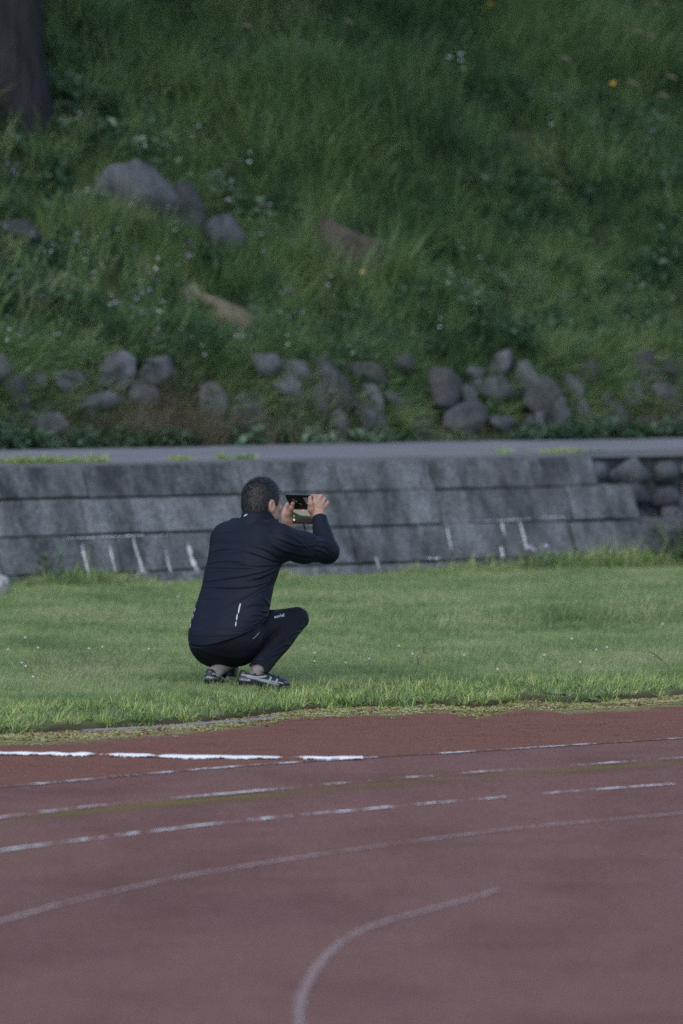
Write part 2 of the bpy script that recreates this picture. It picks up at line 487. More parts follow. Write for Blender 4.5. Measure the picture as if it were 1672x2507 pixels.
for u0, u1 in ((214, 252), (348, 372), (640, 690)):
    x0, x1 = G(*R8(u0, 191), ZT)[0], G(*R8(u1, 191), ZT)[0]
    gapf *= 1 - .40 * np.exp(-((xg - (x0 + x1) / 2) / ((x1 - x0) / 2 + .01)) ** 4)
cols = 5; VV = []; E = []
for k in range(cols):
    t = k / (cols - 1); s = (t - .5) * wid * 1.0 + .5
    p = A_ * (1 - s[:, None]) + B_ * s[:, None]
    p[:, 2] += .012 * math.sin(math.pi * t) * gapf * (.6 + .6 * vnoise(np.arange(n) * .4, np.full(n, k), 5))
    if k in (0, cols - 1): p[:, 2] = ZT - .002
    VV.append(p); E.append(math.sin(math.pi * t) * gapf - (1 - gapf) * .3)
VV = np.stack(VV, 1).reshape(-1, 3); E = np.stack(E, 1).ravel()
idx = np.arange(n * cols).reshape(n, cols)
F = np.stack([idx[:-1, :-1], idx[:-1, 1:], idx[1:, 1:], idx[1:, :-1]], -1).reshape(-1, 4)
me = mesh('chalk_line', VV, F); a_ = me.attributes.new('edge', 'FLOAT', 'POINT'); a_.data.foreach_set('value', E.astype(np.float32))
tag(link('chalk_line', me, ch.m, smooth=True), 'bright white powdered chalk line ending in the middle of the track', None, None, 'structure')

# concrete edging strip half buried at the front of the lawn
conc = NT('edging_concrete')
conc.set(color=conc.ramp(conc.noise(conc.world(), 25, 4), [(.3, (.13, .13, .12)), (.7, (.25, .25, .24))]), rough=.9)
conc.bump(conc.noise(conc.world(), 90, 3), .5, .01)
pe = gp([(60, 143), (130, 138), (250, 133), (400, 124), (520, 115), (640, 103)], ZT)
er = empty('concrete_edging', (*pe.mean(0), ZT))
tag(er, 'thin grey concrete edging half buried along the front of the lawn at left', 'edging')
seg = np.linspace(0, 1, 6); dl = np.r_[0, np.cumsum(np.linalg.norm(np.diff(pe, axis=0), axis=1))]; dl /= dl[-1]
for k in range(1, 5):
    s = np.linspace(seg[k] + .004, seg[k + 1] - .004, 5)
    x, y = np.interp(s, dl, pe[:, 0]), np.interp(s, dl, pe[:, 1])
    tx, ty = np.gradient(x), np.gradient(y); l = np.hypot(tx, ty); nx, ny = -ty / l, tx / l
    V, Fq = [], []
    zt = -.019 + .004 * (k % 2)
    for j in range(5):
        for o, z in ((-.02, ZT - .03), (-.02, zt - .004), (-.015, zt), (.015, zt), (.02, ZT - .03)):
            V.append((x[j] + nx[j] * o, y[j] + ny[j] * o, z))
    for j in range(4):
        for m in range(4): Fq.append((j * 5 + m, j * 5 + 5 + m, j * 5 + 6 + m, j * 5 + 1 + m))
    Fq += [(0, 1, 2, 3, 4), (24, 23, 22, 21, 20)]
    child('edging_stone', V, Fq, conc.m, er)

# ------------------------------------------------------------------ retaining wall of battered stone courses
BAT = .44
def stone_mat(name, lo, hi, brown=.25, scale=1.0):
    t = NT(name)
    oi = t.n('ShaderNodeObjectInfo'); w = t.world()
    # vertical-ish runs of weathering down the face, stone to stone variation
    run = t.noise(t.world((2.6, 2.6, .55)), 2.0 * scale, 5, .65); sp = t.noise(w, 34 * scale, 4, .7); bg = t.noise(w, 2.6 * scale, 3)
    k = t.math('ADD', t.math('MULTIPLY', run, .9), t.math('MULTIPLY', t.math('SUBTRACT', oi.outputs['Random'], .5), .14))
    col = t.ramp(k, [(.30, lo), (.60, hi)])
    col = t.mix(t.ramp(bg, [(.55, 0.0), (.8, brown)]), col, (.13, .105, .08))
    st_ = t.noise(t.world((1.6, 1.6, .9)), 3.4 * scale, 5, .75)
    col = t.mix(t.ramp(st_, [(.54, 0.0), (.70, .75)]), col, tuple(.45 * x for x in lo))
    pal = t.noise(t.world((4.0, 4.0, .7)), 2.4 * scale, 4, .7)
    col = t.mix(t.ramp(pal, [(.60, 0.0), (.74, .45)]), col, tuple(1.45 * x for x in hi))
    col = t.mix(t.ramp(sp, [(.35, .5), (.6, 0.0)]), col, tuple(.5 * x for x in lo))
    t.set(color=col, rough=.92, spec=.2)
    t.bump(t.math('ADD', sp, t.math('MULTIPLY', bg, 2.0)), .7, .03)
    return t.m
wallm = stone_mat('wall_stone', (.058, .063, .067), (.215, .230, .238))
lime = NT('lime_bloom'); lime.set(color=lime.ramp(lime.noise(lime.world(), 30, 3), [(.3, (.34, .345, .35)), (.7, (.62, .62, .62))]), rough=.95, spec=.1)
lime.alpha(lime.ramp(lime.noise(lime.world(), 16, 4, .7), [(.26, 0.1), (.50, 1.0)]))
wall = empty('retaining_wall', tuple(wl(0, 0, 0)))
tag(wall, 'long low sloping retaining wall of grey stone courses behind the lawn', 'wall')
courses = [(-.12, .085), (.085, .325), (.325, .562), (.562, .780)]
ends = [3.22, 3.06, 2.68, 2.41]
def face_s(z, ci): return BAT * z - .022 * (3 - ci)
def block(q0, q1, ci, depth=.45, name='block'):
    z0, z1 = courses[ci]; g = .0045
    q0 += g; q1 -= g; z0 += random.uniform(-.001, .005); z1 -= random.uniform(.002, .010)
    ch_ = .009; pr = random.uniform(-.008, .008)
    def fp(q, z, o): return wl(q, face_s(z, ci) + o + pr, z)
    V = [fp(q0 + ch_, z0 + ch_, 0), fp(q1 - ch_, z0 + ch_, 0), fp(q1 - ch_, z1 - ch_ * .6, 0), fp(q0 + ch_, z1 - ch_ * .6, 0),
         fp(q0, z0, ch_ * .9), fp(q1, z0, ch_ * .9), fp(q1, z1, ch_ * .6), fp(q0, z1, ch_ * .6),
         wl(q0, face_s(z1, ci) + depth, z0), wl(q1, face_s(z1, ci) + depth, z0), wl(q1, face_s(z1, ci) + depth, z1), wl(q0, face_s(z1, ci) + depth, z1)]
    V = [v + np.r_[np.random.default_rng(int(abs(q0 * 977 + ci * 31 + i))).normal(0, .0025, 3)] for i, v in enumerate(V)]
    F = [(0, 1, 2, 3), (4, 5, 1, 0), (5, 6, 2, 1), (6, 7, 3, 2), (7, 4, 0, 3), (7, 6, 10, 11), (4, 8, 9, 5), (5, 9, 10, 6), (4, 7, 11, 8)]
    return child(name, V, F, wallm, wall)
for ci in range(4):
    q = ends[ci]
    while q > -8.5:
        L = random.uniform(.55, 1.25)
        block(q - L, q, ci)
        q -= L
# backing so that no light shows through the joints
bk = NT('wall_joint_soil'); bk.set(color=(.035, .032, .028), rough=1.0)
V = []
for q in (-9.0, 2.25):
    for z in (-.12, .742): V += [wl(q, BAT * z + .05, z), wl(q, 1.0, z)]
child('joint_fill', V, [(0, 2, 6, 4), (2, 3, 7, 6), (1, 5, 7, 3), (0, 4, 5, 1), (0, 1, 3, 2), (4, 6, 7, 5)], bk.m, wall)
# lime streaks: thin crusts run down the face and along the ledge (photo pixels -> wall face)
def wall_hit(px, py, ci=1, off=-.006):
    d = ray(px, py); o = np.array([0, 0, CAMH])
    # face: s = BAT*z - c + off  with s = WN.(xy-W0)
    c_ = .022 * (3 - ci) - off
    n3 = np.array([WN[0], WN[1], -BAT]); k0 = -(WN @ W0) + c_
    t = -(n3 @ o + k0) / (n3 @ d)
    return o + d * t
streaks = [([(200, 1333), (205, 1355), (212, 1385), (220, 1412)], 5, 1), ([(268, 1335), (275, 1365), (283, 1400)], 4, 1), ([(326, 1318), (333, 1345), (342, 1370), (348, 1395), (358, 1425)], 6, 1),
           ([(406, 1350), (411, 1375), (420, 1405)], 4, 1), ([(160, 1318), (230, 1317)], 4, 1), ([(240, 1315), (300, 1313), (350, 1311)], 5, 1), ([(372, 1311), (420, 1310)], 3, 1), ([(460, 1330), (470, 1370), (485, 1400)], 7, 1),
           ([(1093, 1291), (1098, 1315), (1106, 1350)], 4, 1), ([(1228, 1279), (1236, 1310)], 4, 1), ([(1272, 1276), (1282, 1310), (1290, 1345)], 4, 1), ([(1226, 1337), (1232, 1365)], 5, 1), ([(1160, 1276), (1220, 1275), (1300, 1270)], 3, 1),
           ([(1042, 1332), (1045, 1362)], 3, 1), ([(1040, 1367), (1075, 1367)], 5, 0), ([(200, 1416), (228, 1413)], 6, 0), ([(335, 1405), (362, 1400)], 6, 0), ([(1320, 1268), (1390, 1266)], 3, 1), ([(920, 1365), (930, 1395)], 4, 0)]
rs = np.random.default_rng(8)
for pts, hw, ci in streaks:
    p = np.array(pts, float); d = np.r_[0, np.cumsum(np.linalg.norm(np.diff(p, axis=0), axis=1))]
    s = np.linspace(0, d[-1], 14); x, y = np.interp(s, d, p[:, 0]), np.interp(s, d, p[:, 1])
    tx, ty = np.gradient(x), np.gradient(y); l = np.hypot(tx, ty)
    V = []
    if abs(p[-1, 1] - p[0, 1]) < 10: hw = hw * .6
    for j in range(14):
        k = hw * .8 * (.35 + .8 * rs.uniform()) * (.35 + .65 * min(1, 4 * (j + .5) / 14))
        for sg in (-1, 0, 1):
            V.append(wall_hit(x[j] - sg * ty[j] / l[j] * k, y[j] + sg * tx[j] / l[j] * k, ci, -.0075 if sg == 0 else -.003))
    F = [(3 * j + m, 3 * j + 3 + m, 3 * j + 4 + m, 3 * j + 1 + m) for j in range(13) for m in range(2)]
    child('lime_streak', V, F, lime.m, wall)

# dark broken rock face where the courses stop at the right
darkm = stone_mat('dark_rock', (.052, .056, .062), (.130, .137, .148), .30)
rr = np.random.default_rng(17)
rf = empty('rough_stone_wall', tuple(wl(3.6, .6, 0)))
tag(rf, 'dark rough rubble wall set back at the right end of the stone courses', 'wall')
V = []
for q in (2.2, 9.5):
    for z in (-.12, .74): V += [wl(q, .78, z), wl(q, 1.6, z)]
child('core', V, [(0, 2, 6, 4), (2, 3, 7, 6), (1, 5, 7, 3), (0, 4, 5, 1), (0, 1, 3, 2), (4, 6, 7, 5)], darkm, rf)
rock_pool = [rock_mesh('rubble_%d' % k, 100 + k, 2, .4, 4) for k in range(6)]
for m_ in rock_pool: m_.materials.append(darkm)
for row, z in enumerate((.06, .26, .46, .63)):
    q = 2.0 + rr.uniform(0, .2) + (.75 if row < 1 else .0)
    while q < 7.5:
        L = rr.uniform(.2, .46)
        o = bpy.data.objects.new('stone', rock_pool[rr.integers(6)]); COL.objects.link(o); o.parent = rf
        p = wl(q + L / 2, .80 - rr.uniform(0, .06) + .12 * (3 - row) * -.3, z + rr.uniform(-.02, .02))
        o.location = Vector(p) - rf.location
        o.rotation_euler = (rr.uniform(-.15, .15), rr.uniform(-.2, .2), math.atan2(WT[1], WT[0]) + rr.uniform(-.15, .15))
        o.scale = (L * .60, .13, .135)
        q += L

# ------------------------------------------------------------------ road on top of the wall
ZR = .79
rd = NT('road_asphalt')
w = rd.world()
col = rd.ramp(rd.noise(rd.world((1, 1, 1)), 1.3, 4), [(.3, (.135, .138, .150)), (.7, (.190, .192, .205))])
col = rd.mix(rd.ramp(rd.noise(w, 90, 2), [(.5, 0.0), (.8, .5)]), col, (.26, .26, .27))
rd.set(color=col, rough=.8, spec=.3); rd.bump(rd.noise(w, 150, 2), .4, .01)
def roadside(q): return .34 + .09 * np.clip((q - 2.3) / .3, 0, 1) * 4.4
qs = np.linspace(-16, 18, 120)
V = [wl(q, roadside(q), ZR) for q in qs] + [wl(q, 4.1, ZR) for q in qs] + [wl(q, roadside(q), ZR - .05) for q in qs]
n = len(qs)
F = [(i, i + 1, n + i + 1, n + i) for i in range(n - 1)] + [(2 * n + i, 2 * n + i + 1, i + 1, i) for i in range(n - 1)]
tag(link('road', mesh('road', V, F), rd.m), 'narrow grey asphalt road running along the top of the wall', None, None, 'structure')

# ------------------------------------------------------------------ hillside
S0 = 3.62
def hill_h(q, s):
    q = np.asarray(q, float); s = np.asarray(s, float)
    t = s - S0
    bank = .62 * np.clip(t / .32, 0, 1) ** .8
    up = np.clip(t - .3, 0, None)
    slope = np.where(up < 9, .74 * up, .74 * 9 + .15 * (up - 9))
    bump = (fbm(q * .55, s * .6, 31) - .5) * .55 * np.clip(up / .6, 0, 1) + (fbm(q * 2.1, s * 2.1, 37) - .5) * .16 * np.clip(t / .3, 0, 1)
    return ZR + bank + slope + bump
qa = np.arange(-14, 17, .11); sa = np.r_[np.arange(S0 - .05, S0 + 8.5, .10), np.linspace(S0 + 8.6, S0 + 30, 30)]
Q, S = np.meshgrid(qa, sa, indexing='ij')
XY = W0 + Q[..., None] * WT + S[..., None] * WN
H = hill_h(Q, S)
idx = np.arange(Q.size).reshape(Q.shape)
F = np.stack([idx[:-1, :-1], idx[1:, :-1], idx[1:, 1:], idx[:-1, 1:]], -1).reshape(-1, 4)
hs = NT('hillside_soil')
hs.set(color=hs.ramp(hs.noise(hs.world(), 2.0, 5, .65), [(.32, (.035, .048, .022)), (.5, (.048, .070, .026)), (.72, (.085, .068, .05))]), rough=1.0, spec=.1)
hs.bump(hs.noise(hs.world(), 9, 4), .8, .06)
tag(link('hillside', mesh('hillside', np.dstack([XY, H]).reshape(-1, 3), F), hs.m, smooth=True), 'steep overgrown grassy hillside behind the road', None, None, 'structure')
def hill_hit(px, py, lift=0.0):
    d = ray(px, py); o = np.array([0, 0, CAMH]); t = np.linspace(33 / d[1], 75 / d[1], 4000)
    p = o + d * t[:, None]; q, s = to_qs(p[:, 0], p[:, 1])
    below = (p[:, 2] < hill_h(q, s) + lift) & (s > S0)
    k = np.argmax(below)
    return p[k], q[k], s[k]
def hill_n(q, s):
    e = .05
    dq = (hill_h(q + e, s) - hill_h(q - e, s)) / (2 * e); ds = (hill_h(q, s + e) - hill_h(q, s - e)) / (2 * e)
    n = np.array([-dq * WT[0] - ds * WN[0], -dq * WT[1] - ds * WN[1], 1.0]); return n / np.linalg.norm(n)
# ------------------------------------------------------------------ foliage materials
def leafmat(name, stops, patch=.8, rnd=.35, rough=.6, transl=.25, spec=.3, isl=.55, amp=1.3):
    t = NT(name)
    oi = t.n('ShaderNodeObjectInfo'); 
    mp = t.n('ShaderNodeMapping'); t.l(oi.outputs['Location'], mp.inputs[0])
    n1 = t.noise(mp.outputs[0], patch, 3, .6); n2 = t.n('ShaderNodeNewGeometry').outputs['Random Per Island']
    k = t.math('ADD', t.math('MULTIPLY', t.math('SUBTRACT', n1, .5), amp), t.math('MULTIPLY', t.math('SUBTRACT', oi.outputs['Random'], .5), rnd))
    k = t.math('ADD', t.math('ADD', k, .5), t.math('MULTIPLY', t.math('SUBTRACT', n2, .5), isl))
    col = t.ramp(k, stops)
    t.set(color=col, rough=rough, spec=spec)
    tr = t.n('ShaderNodeBsdfTranslucent'); t.l(col, tr.inputs[0])
    mx = t.n('ShaderNodeMixShader'); mx.inputs[0].default_value = transl
    t.l(t.b.outputs[0], mx.inputs[1]); t.l(tr.outputs[0], mx.inputs[2]); t.l(mx.outputs[0], t.out.inputs[0])
    return t.m
lawn_m = leafmat('lawn_blade', [(.10, (.16, .25, .10)), (.42, (.285, .375, .145)), (.62, (.345, .42, .175)), (.90, (.46, .47, .26))], 1.1, .4, .6, .4, .3, .55, 2.1)
edge_m = leafmat('edge_blade', [(.08, (.085, .15, .055)), (.36, (.215, .33, .09)), (.62, (.36, .48, .13)), (.92, (.52, .54, .22))], 1.6, .5, .45, .4, .4, 1.0)
hill_m = leafmat('meadow_blade', [(.12, (.030, .066, .032)), (.36, (.088, .168, .064)), (.60, (.172, .275, .096)), (.82, (.235, .33, .125)), (.97, (.31, .32, .18))], .55, .5, .5, .4, .4)
weed_m = leafmat('weed_leaf', [(.10, (.030, .070, .040)), (.42, (.072, .145, .076)), (.72, (.125, .21, .115)), (.95, (.22, .30, .21))], .6, .6, .35, .35, .5)
dry_m = leafmat('dry_stalk', [(.2, (.12, .10, .06)), (.8, (.22, .19, .12))], 1.0, .6)

# ------------------------------------------------------------------ lawn
R = np.random.default_rng(42)
fine = [blades(R, 30, .055, .035, .085, .0030, .25, .7) for _ in range(6)]
coarse = [blades(R, 18, .055, .06, .15, .0095, .85, .75, 4, .8) for _ in range(6)]
def lawn_pts(n, y0, y1, xm):
    y = R.uniform(y0, y1, n); x = R.uniform(-1, 1, n) * (.0673 * y + xm)
    return x, y
SHOES = [(-.42, 24.06, .30), (-.57, 24.2, .26)]
def make_lawn():
    PT, RT, SC, PK = [], [], [], []
    def emit(x, y, sc, pk, lean=None):
        z = lawn_z(x, y) - .004
        n = len(x)
        PT.append(np.c_[x, y, z]); SC.append(sc); PK.append(pk)
        rz = R.uniform(0, 6.28, n); RT.append(np.c_[R.normal(0, .12, n) + (0 if lean is None else lean), R.normal(0, .12, n), rz])
    # coarse bright grass along the edge (first ~0.9 m), ragged front
    x, y = lawn_pts(23000, 20.5, 27.0, 1.3)
    d = y - edge_y(x); lim = .0 + .26 * (fbm(x * 3.2, y * 0, 3) - .42)
    k = (d > lim) & (d < 1.05 + .7 * fbm(x * 1.2, y, 6)); x, y, d = x[k], y[k], d[k]
    keep = R.uniform(size=len(x)) < .18 + .82 * np.clip((fbm(x * 5, y * 4, 15) - .38) * 4, 0, 1); x, y, d = x[keep], y[keep], d[keep]
    emit(x, y, .80 * R.uniform(.40, .85, len(x)) * np.where(d < .16, 1.0, np.where(d < .9, .82, .68)) * (.75 + .5 * fbm(x * 2.5, y * 2.5, 8)), R.integers(6, 12, len(x)))
    # the lawn itself
    x, y = lawn_pts(46000, 20.8, 27.5, 1.3)
    d = y - edge_y(x); k = (d > .9 + .6 * fbm(x * 1.2, y, 6)) | ((d > .12) & (R.uniform(size=len(x)) < .07)); x, y = x[k], y[k]
    emit(x, y, R.uniform(.42, .72, len(x)) * (.75 + .6 * fbm(x * 1.6, y * 1.6, 12)) * (.8 + .35 * np.clip((y - 24.2) / 1.5, 0, 1)), R.integers(0, 6, len(x)))
    x, y = lawn_pts(40000, 27.5, 37.5, 1.3)
    q, s = to_qs(x, y); k = s < .02; x, y = x[k], y[k]
    emit(x, y, .62 * R.uniform(.7, 1.3, len(x)) * (.35 + 1.3 * fbm(x * 1.5, y * 1.2, 12)), R.integers(0, 6, len(x)))
    # rank grass at the foot of the wall
    q = R.uniform(-6.5, 6.5, 3800); s = -abs(R.normal(0, .11, 3800)) - .0
    p = W0 + q[:, None] * WT + s[:, None] * WN
    hgt = .5 + 1.0 * np.clip(fbm(q * 1.4, q * 0, 44) - .32, 0, 1) * 2
    emit(p[:, 0], p[:, 1], R.uniform(.6, 1.2, len(q)) * hgt, R.integers(0, 7, len(q)))
    # taller rough tufts over the humps on the right
    n = 1500; x = R.normal(2.1, .9, n); y = 28.6 + .25 * x + R.normal(0, .28, n)
    emit(x, y, R.uniform(.8, 1.5, n), R.integers(0, 6, n))
    # blades standing before the soles
    n = 170; x = np.r_[R.uniform(-.51, -.24, 110), R.uniform(-.66, -.52, 60)]; y = np.r_[23.86 + .42 * (x[:110] + .49), np.full(60, 23.90)] - np.abs(R.normal(.035, .04, n))
    emit(x, y, R.uniform(.28, .48, n), R.integers(6, 12, n))
    return np.concatenate(PT), np.concatenate(RT), np.concatenate(SC), np.concatenate(PK)
pt, rt, sc, pk = make_lawn()
# feet press the grass down
for fx, fy, rad in SHOES:
    dd = np.hypot((pt[:, 0] - fx), (pt[:, 1] - fy)); sc = np.where(dd < rad * .35, sc * .8, sc)
tag(scatter('lawn_grass', pt, rt, sc, pk, fine + coarse, [lawn_m] * 6 + [edge_m] * 6), 'short green lawn grass with a ragged edge along the clay', None, None, 'stuff')

# moss crumbs and grit on the strip in front of the lawn
n = 9000; x = R.uniform(-3.2, 3.4, n); y = edge_y(x) + .04 - np.abs(R.normal(.10, .18, n)) + (fbm(x * 1.3, x, 2) - .5) * .2
k = R.uniform(size=n) < .25 + .75 * vnoise(x * 2, y * 3, 12); x, y = x[k], y[k]
iv, if_ = ico(1)
crumbs = []
for k in range(4):
    parts = []
    for j in range(5): parts.append((iv * np.array([1, 1, .6]) * R.uniform(.002, .006) * (1 + .3 * R.normal(size=(len(iv), 1))) + np.r_[R.normal(0, .012, 2), .002], if_))
    crumbs.append(cat(*parts))
moss_m = leafmat('moss', [(.2, (.14, .14, .05)), (.5, (.24, .25, .08)), (.85, (.32, .32, .15))], 2.0, .8, .95, .0, .1)
grit_m = leafmat('grit', [(.2, (.10, .045, .032)), (.6, (.17, .075, .055)), (.9, (.26, .17, .14))], 2.0, 1.0, .95, .0, .1)
tag(scatter('edge_moss', np.c_[x, y, np.full(len(x), ZT + .004)], np.c_[np.zeros((len(x), 2)), R.uniform(0, 6, len(x))], R.uniform(.6, 1.5, len(x)), R.integers(0, 4, len(x)), crumbs, [moss_m, moss_m, moss_m, grit_m]),
    'pale yellow green moss and grit at the lawn edge', None, None, 'stuff')
n = 2600; x = R.uniform(-3.2, 3.4, n); y = lineA_y(x) + (edge_y(x) - lineA_y(x)) * R.uniform(.0, 1, n)
tag(scatter('clay_grit', np.c_[x, y, np.full(n, ZT + .003)], np.c_[np.zeros((n, 2)), R.uniform(0, 6, n)], R.uniform(.2, .6, n), R.integers(0, 4, n), crumbs, grit_m), 'loose crumbs of clay and grit', None, None, 'stuff')

# ------------------------------------------------------------------ hillside growth (uncountable: stuff)
hgrass = [blades(R, 46, .10, .16, .42, .0065, .30, 1.3, 4, .4) for _ in range(7)]
hweed = [cat(leaves(R, 60, .13, .24, .055, .028), blades(R, 8, .08, .1, .25, .004, .2, .5)) for _ in range(4)] + [leaves(R, 70, .12, .16, .04, .03) for _ in range(3)]
hbroad = [leaves(R, 34, .15, .22, .12, .07, .25) for _ in range(3)]
def on_hill(n, s0=.0, s1=6.6, q0=-3.5, q1=12.5):
    q = R.uniform(q0, q1, n); s = S0 + R.uniform(s0, s1, n)
    return q, s
def hill_scatter(name, q, s, sc, pk, protos, mats, label, tilt=.18):
    p = W0 + q[:, None] * WT + s[:, None] * WN
    z = hill_h(q, s) - .015
    n = len(q)
    # stems bend a little down the slope
    down = np.arctan2(-WN[1], -WN[0])
    rt = np.c_[R.normal(.10, tilt, n), R.normal(0, tilt, n), R.uniform(0, 6.28, n)]
    return tag(scatter(name, np.c_[p, z], rt, sc, pk, protos, mats), label, None, None, 'stuff')
# rocks listed first so that growth keeps clear of their faces (photo px centre, width px, height px)
ROCKS = [
 dict(name='boulder', px=(322, 500), r=(.42, .34, .34), rot=(.1, .35, .1), seed=1, mat='grey', label='large pale grey boulder high on the left hillside'),
 dict(name='boulder', px=(462, 530), r=(.19, .24, .36), rot=(.0, -.5, .5), seed=2, mat='dark', label='dark grey slab of rock leaning on the large pale boulder'),
 dict(name='boulder', px=(548, 600), r=(.17, .22, .28), rot=(.1, -.5, .2), seed=3, mat='dark', label='brownish grey rock lowest right of the boulder group on the left'),
 dict(name='boulder', px=(458, 742), r=(.17, .17, .2), rot=(.0, .3, .4), seed=4, mat='tan', label='small tan rock just left of the longer tan rock'),
 dict(name='boulder', px=(555, 795), r=(.32, .24, .20), rot=(.0, .45, .1), seed=5, mat='tan', label='long tan rock lying in the grass above the stone bank'),
 dict(name='boulder', px=(870, 625), r=(.36, .32, .28), rot=(.0, .45, .3), seed=6, mat='brown', label='brown grey rock half sunk in the middle of the hillside'),
 dict(name='boulder', px=(60, 580), r=(.20, .2, .18), rot=(0, .2, .8), seed=7, mat='dark', label='dark rock in the shade at the left edge of the hillside'),
 dict(name='boulder', px=(575, 420), r=(.12, .1, .07), rot=(0, .2, .1), seed=8, mat='brown', label='small flat brown stone above the boulder group'),
]
rock_q = []
for d in ROCKS:
    p, q, s = hill_hit(*d['px']); d['p'], d['q'], d['s'] = p, q, s; rock_q.append((q, s, max(d['r'][0], .1)))
bare = [hill_hit(*p)[1:] + (r,) for p, r in (((330, 760), .28), ((260, 720), .20), ((170, 420), .22), ((720, 560), .12))]
def clear(q, s, f=.75, lo=.45):
    """keep-mask: no stems rooted on a rock or right below it (they would stand before its face)"""
    k = np.ones(len(q), bool)
    for a, b, r in rock_q:
        k &= ~((np.abs(q - a) < r * f) & (s - b < r * .7) & (s - b > -r * lo - .06))
    for a, b, r in bare:
        k &= (np.hypot(q - a, (s - b) * .8) > r) | (R.uniform(size=len(q)) < .25)
    return k
q, s = on_hill(12500)
gn = fbm(q * .5 + 3, s * .55, 51)               # grass on the right and top, weeds on the left and low
lean_right = np.clip((q * WT[0] + s * WN[0] + .6) / 2.5, -.8, .8) * .36 + np.clip((s - S0 - 1.3) / 3, -.4, .6) * .14
g = gn + lean_right
k = clear(q, s) & (R.uniform(size=len(q)) < np.clip((g - .30) * 3, .22, .9)) & (s > S0 + .22)
q, s = q[k], s[k]
hill_scatter('meadow_grass', q, s, R.uniform(.6, 1.2, len(q)) * (.25 + 1.5 * fbm(q * 1.1, s * 1.1, 61)) * np.clip(.8 + .12 * (s - S0), .8, 1.4), R.integers(0, 7, len(q)), hgrass, hill_m, 'tall soft green grass covering the hillside')
q, s = on_hill(11500, -.02)
g = fbm(q * .5 + 3, s * .55, 51) + np.clip((q * WT[0] + s * WN[0] + .6) / 2.5, -.8, .8) * .36 + np.clip((s - S0 - 1.3) / 3, -.4, .6) * .14
k = clear(q, s, .8) & (R.uniform(size=len(q)) < np.clip((.80 - g) * 3.0, .42, 1)) & (s > S0 + .05)
q, s = q[k], s[k]
hill_scatter('hillside_weeds', q, s, R.uniform(.45, 1.05, len(q)) * np.where(s < S0 + .35, .6, 1), R.integers(0, 10, len(q)), hweed + hbroad, weed_m, 'low leafy weeds and clover covering the hillside')
# growth hanging between and in front of the base stones
n = 2300; q = R.uniform(-3, 10, n); s = S0 + R.uniform(-.26, .30, n)
k = R.uniform(size=n) < np.clip((fbm(q * 1.5, s * 2, 71) - .30) * 3.2, .1, 1); q, s = q[k], s[k]
pp = W0 + q[:, None] * WT + s[:, None] * WN; zz = hill_h(q, np.maximum(s, S0)) - .01
tag(scatter('bank_weeds', np.c_[pp, zz], np.c_[R.normal(0, .25, (len(q), 2)), R.uniform(0, 6, len(q))], R.uniform(.4, .95, len(q)), R.integers(0, 10, len(q)), hweed + hbroad, weed_m), 'leafy weeds growing out of the stone bank beside the road', None, None, 'stuff')
n = 380; q = np.r_[R.normal(.9, .45, n), R.normal(6.0, .5, 160), R.uniform(-3, 10, 120)]; s = S0 + R.uniform(-.2, .15, len(q))
pp = W0 + q[:, None] * WT + s[:, None] * WN; zz = hill_h(q, np.maximum(s, S0)) - .01
tag(scatter('dry_grass', np.c_[pp, zz], np.c_[R.normal(0, .25, (len(q), 2)), R.uniform(0, 6, len(q))], R.uniform(.6, 1.2, len(q)), R.integers(0, 4, len(q)), [blades(R, 12, .08, .2, .45, .004, .4, 1.1, 4) for _ in range(4)], dry_m), 'dry straw coloured grass at the foot of the bank', None, None, 'stuff')
q = R.uniform(-3, 10, 2600); s = S0 + R.uniform(.0, .42, 2600)
k = R.uniform(size=2600) < np.clip((fbm(q * 1.1, q * 0 + 3, 81) - .22) * 3.0, .15, 1); q, s = q[k], s[k]
pp = W0 + q[:, None] * WT + s[:, None] * WN; zz = hill_h(q, s) - .02
tag(scatter('bank_grass', np.c_[pp, zz], np.c_[R.normal(.55, .25, len(q)), R.normal(0, .2, len(q)), R.normal(math.atan2(WT[1], WT[0]), .5, len(q))], R.uniform(.5, 1.0, len(q)), R.integers(0, 7, len(q)), hgrass, hill_m), 'long grass hanging over the stones of the bank', None, None, 'stuff')
# flower dots
def flower_proto(r, n, rad, h, size):
    out = []
    for i in range(n):
        a = r.uniform(0, 6.28); d = rad * math.sqrt(r.uniform())
        out.append((iv * size * np.array([1, 1, .7]) * r.uniform(.7, 1.2) + np.array([d * math.cos(a), d * math.sin(a), h * r.uniform(.7, 1.1)]), if_))
    return cat(*out)
pur = NT('purple_petal'); pur.set(color=(.36, .29, .40), rough=.8)
whi = NT('white_petal'); whi.set(color=(.62, .64, .66), rough=.8)
yel = NT('yellow_petal'); yel.set(color=(.55, .38, .04), rough=.8)
n = 260
q = np.r_[R.normal(1.2, 1.0, 170), R.uniform(-3, 12, n - 170)]; s = S0 + np.r_[np.abs(R.normal(.9, .7, 170)) + .15, R.uniform(.3, 6, n - 170)]
k = clear(q, s, 1.0); q, s = q[k], s[k]
fp = [flower_proto(R, 2, .05, .2, .011), flower_proto(R, 1, .03, .25, .013), flower_proto(R, 3, .08, .22, .010), flower_proto(R, 2, .06, .3, .011)]
hill_scatter('meadow_flowers', q, s, R.uniform(.7, 1.3, len(q)), R.choice([0, 0, 1, 2, 2, 3], len(q)), fp, [pur.m, pur.m, pur.m, whi.m], 'small pale purple and white wild flowers scattered over the hillside')
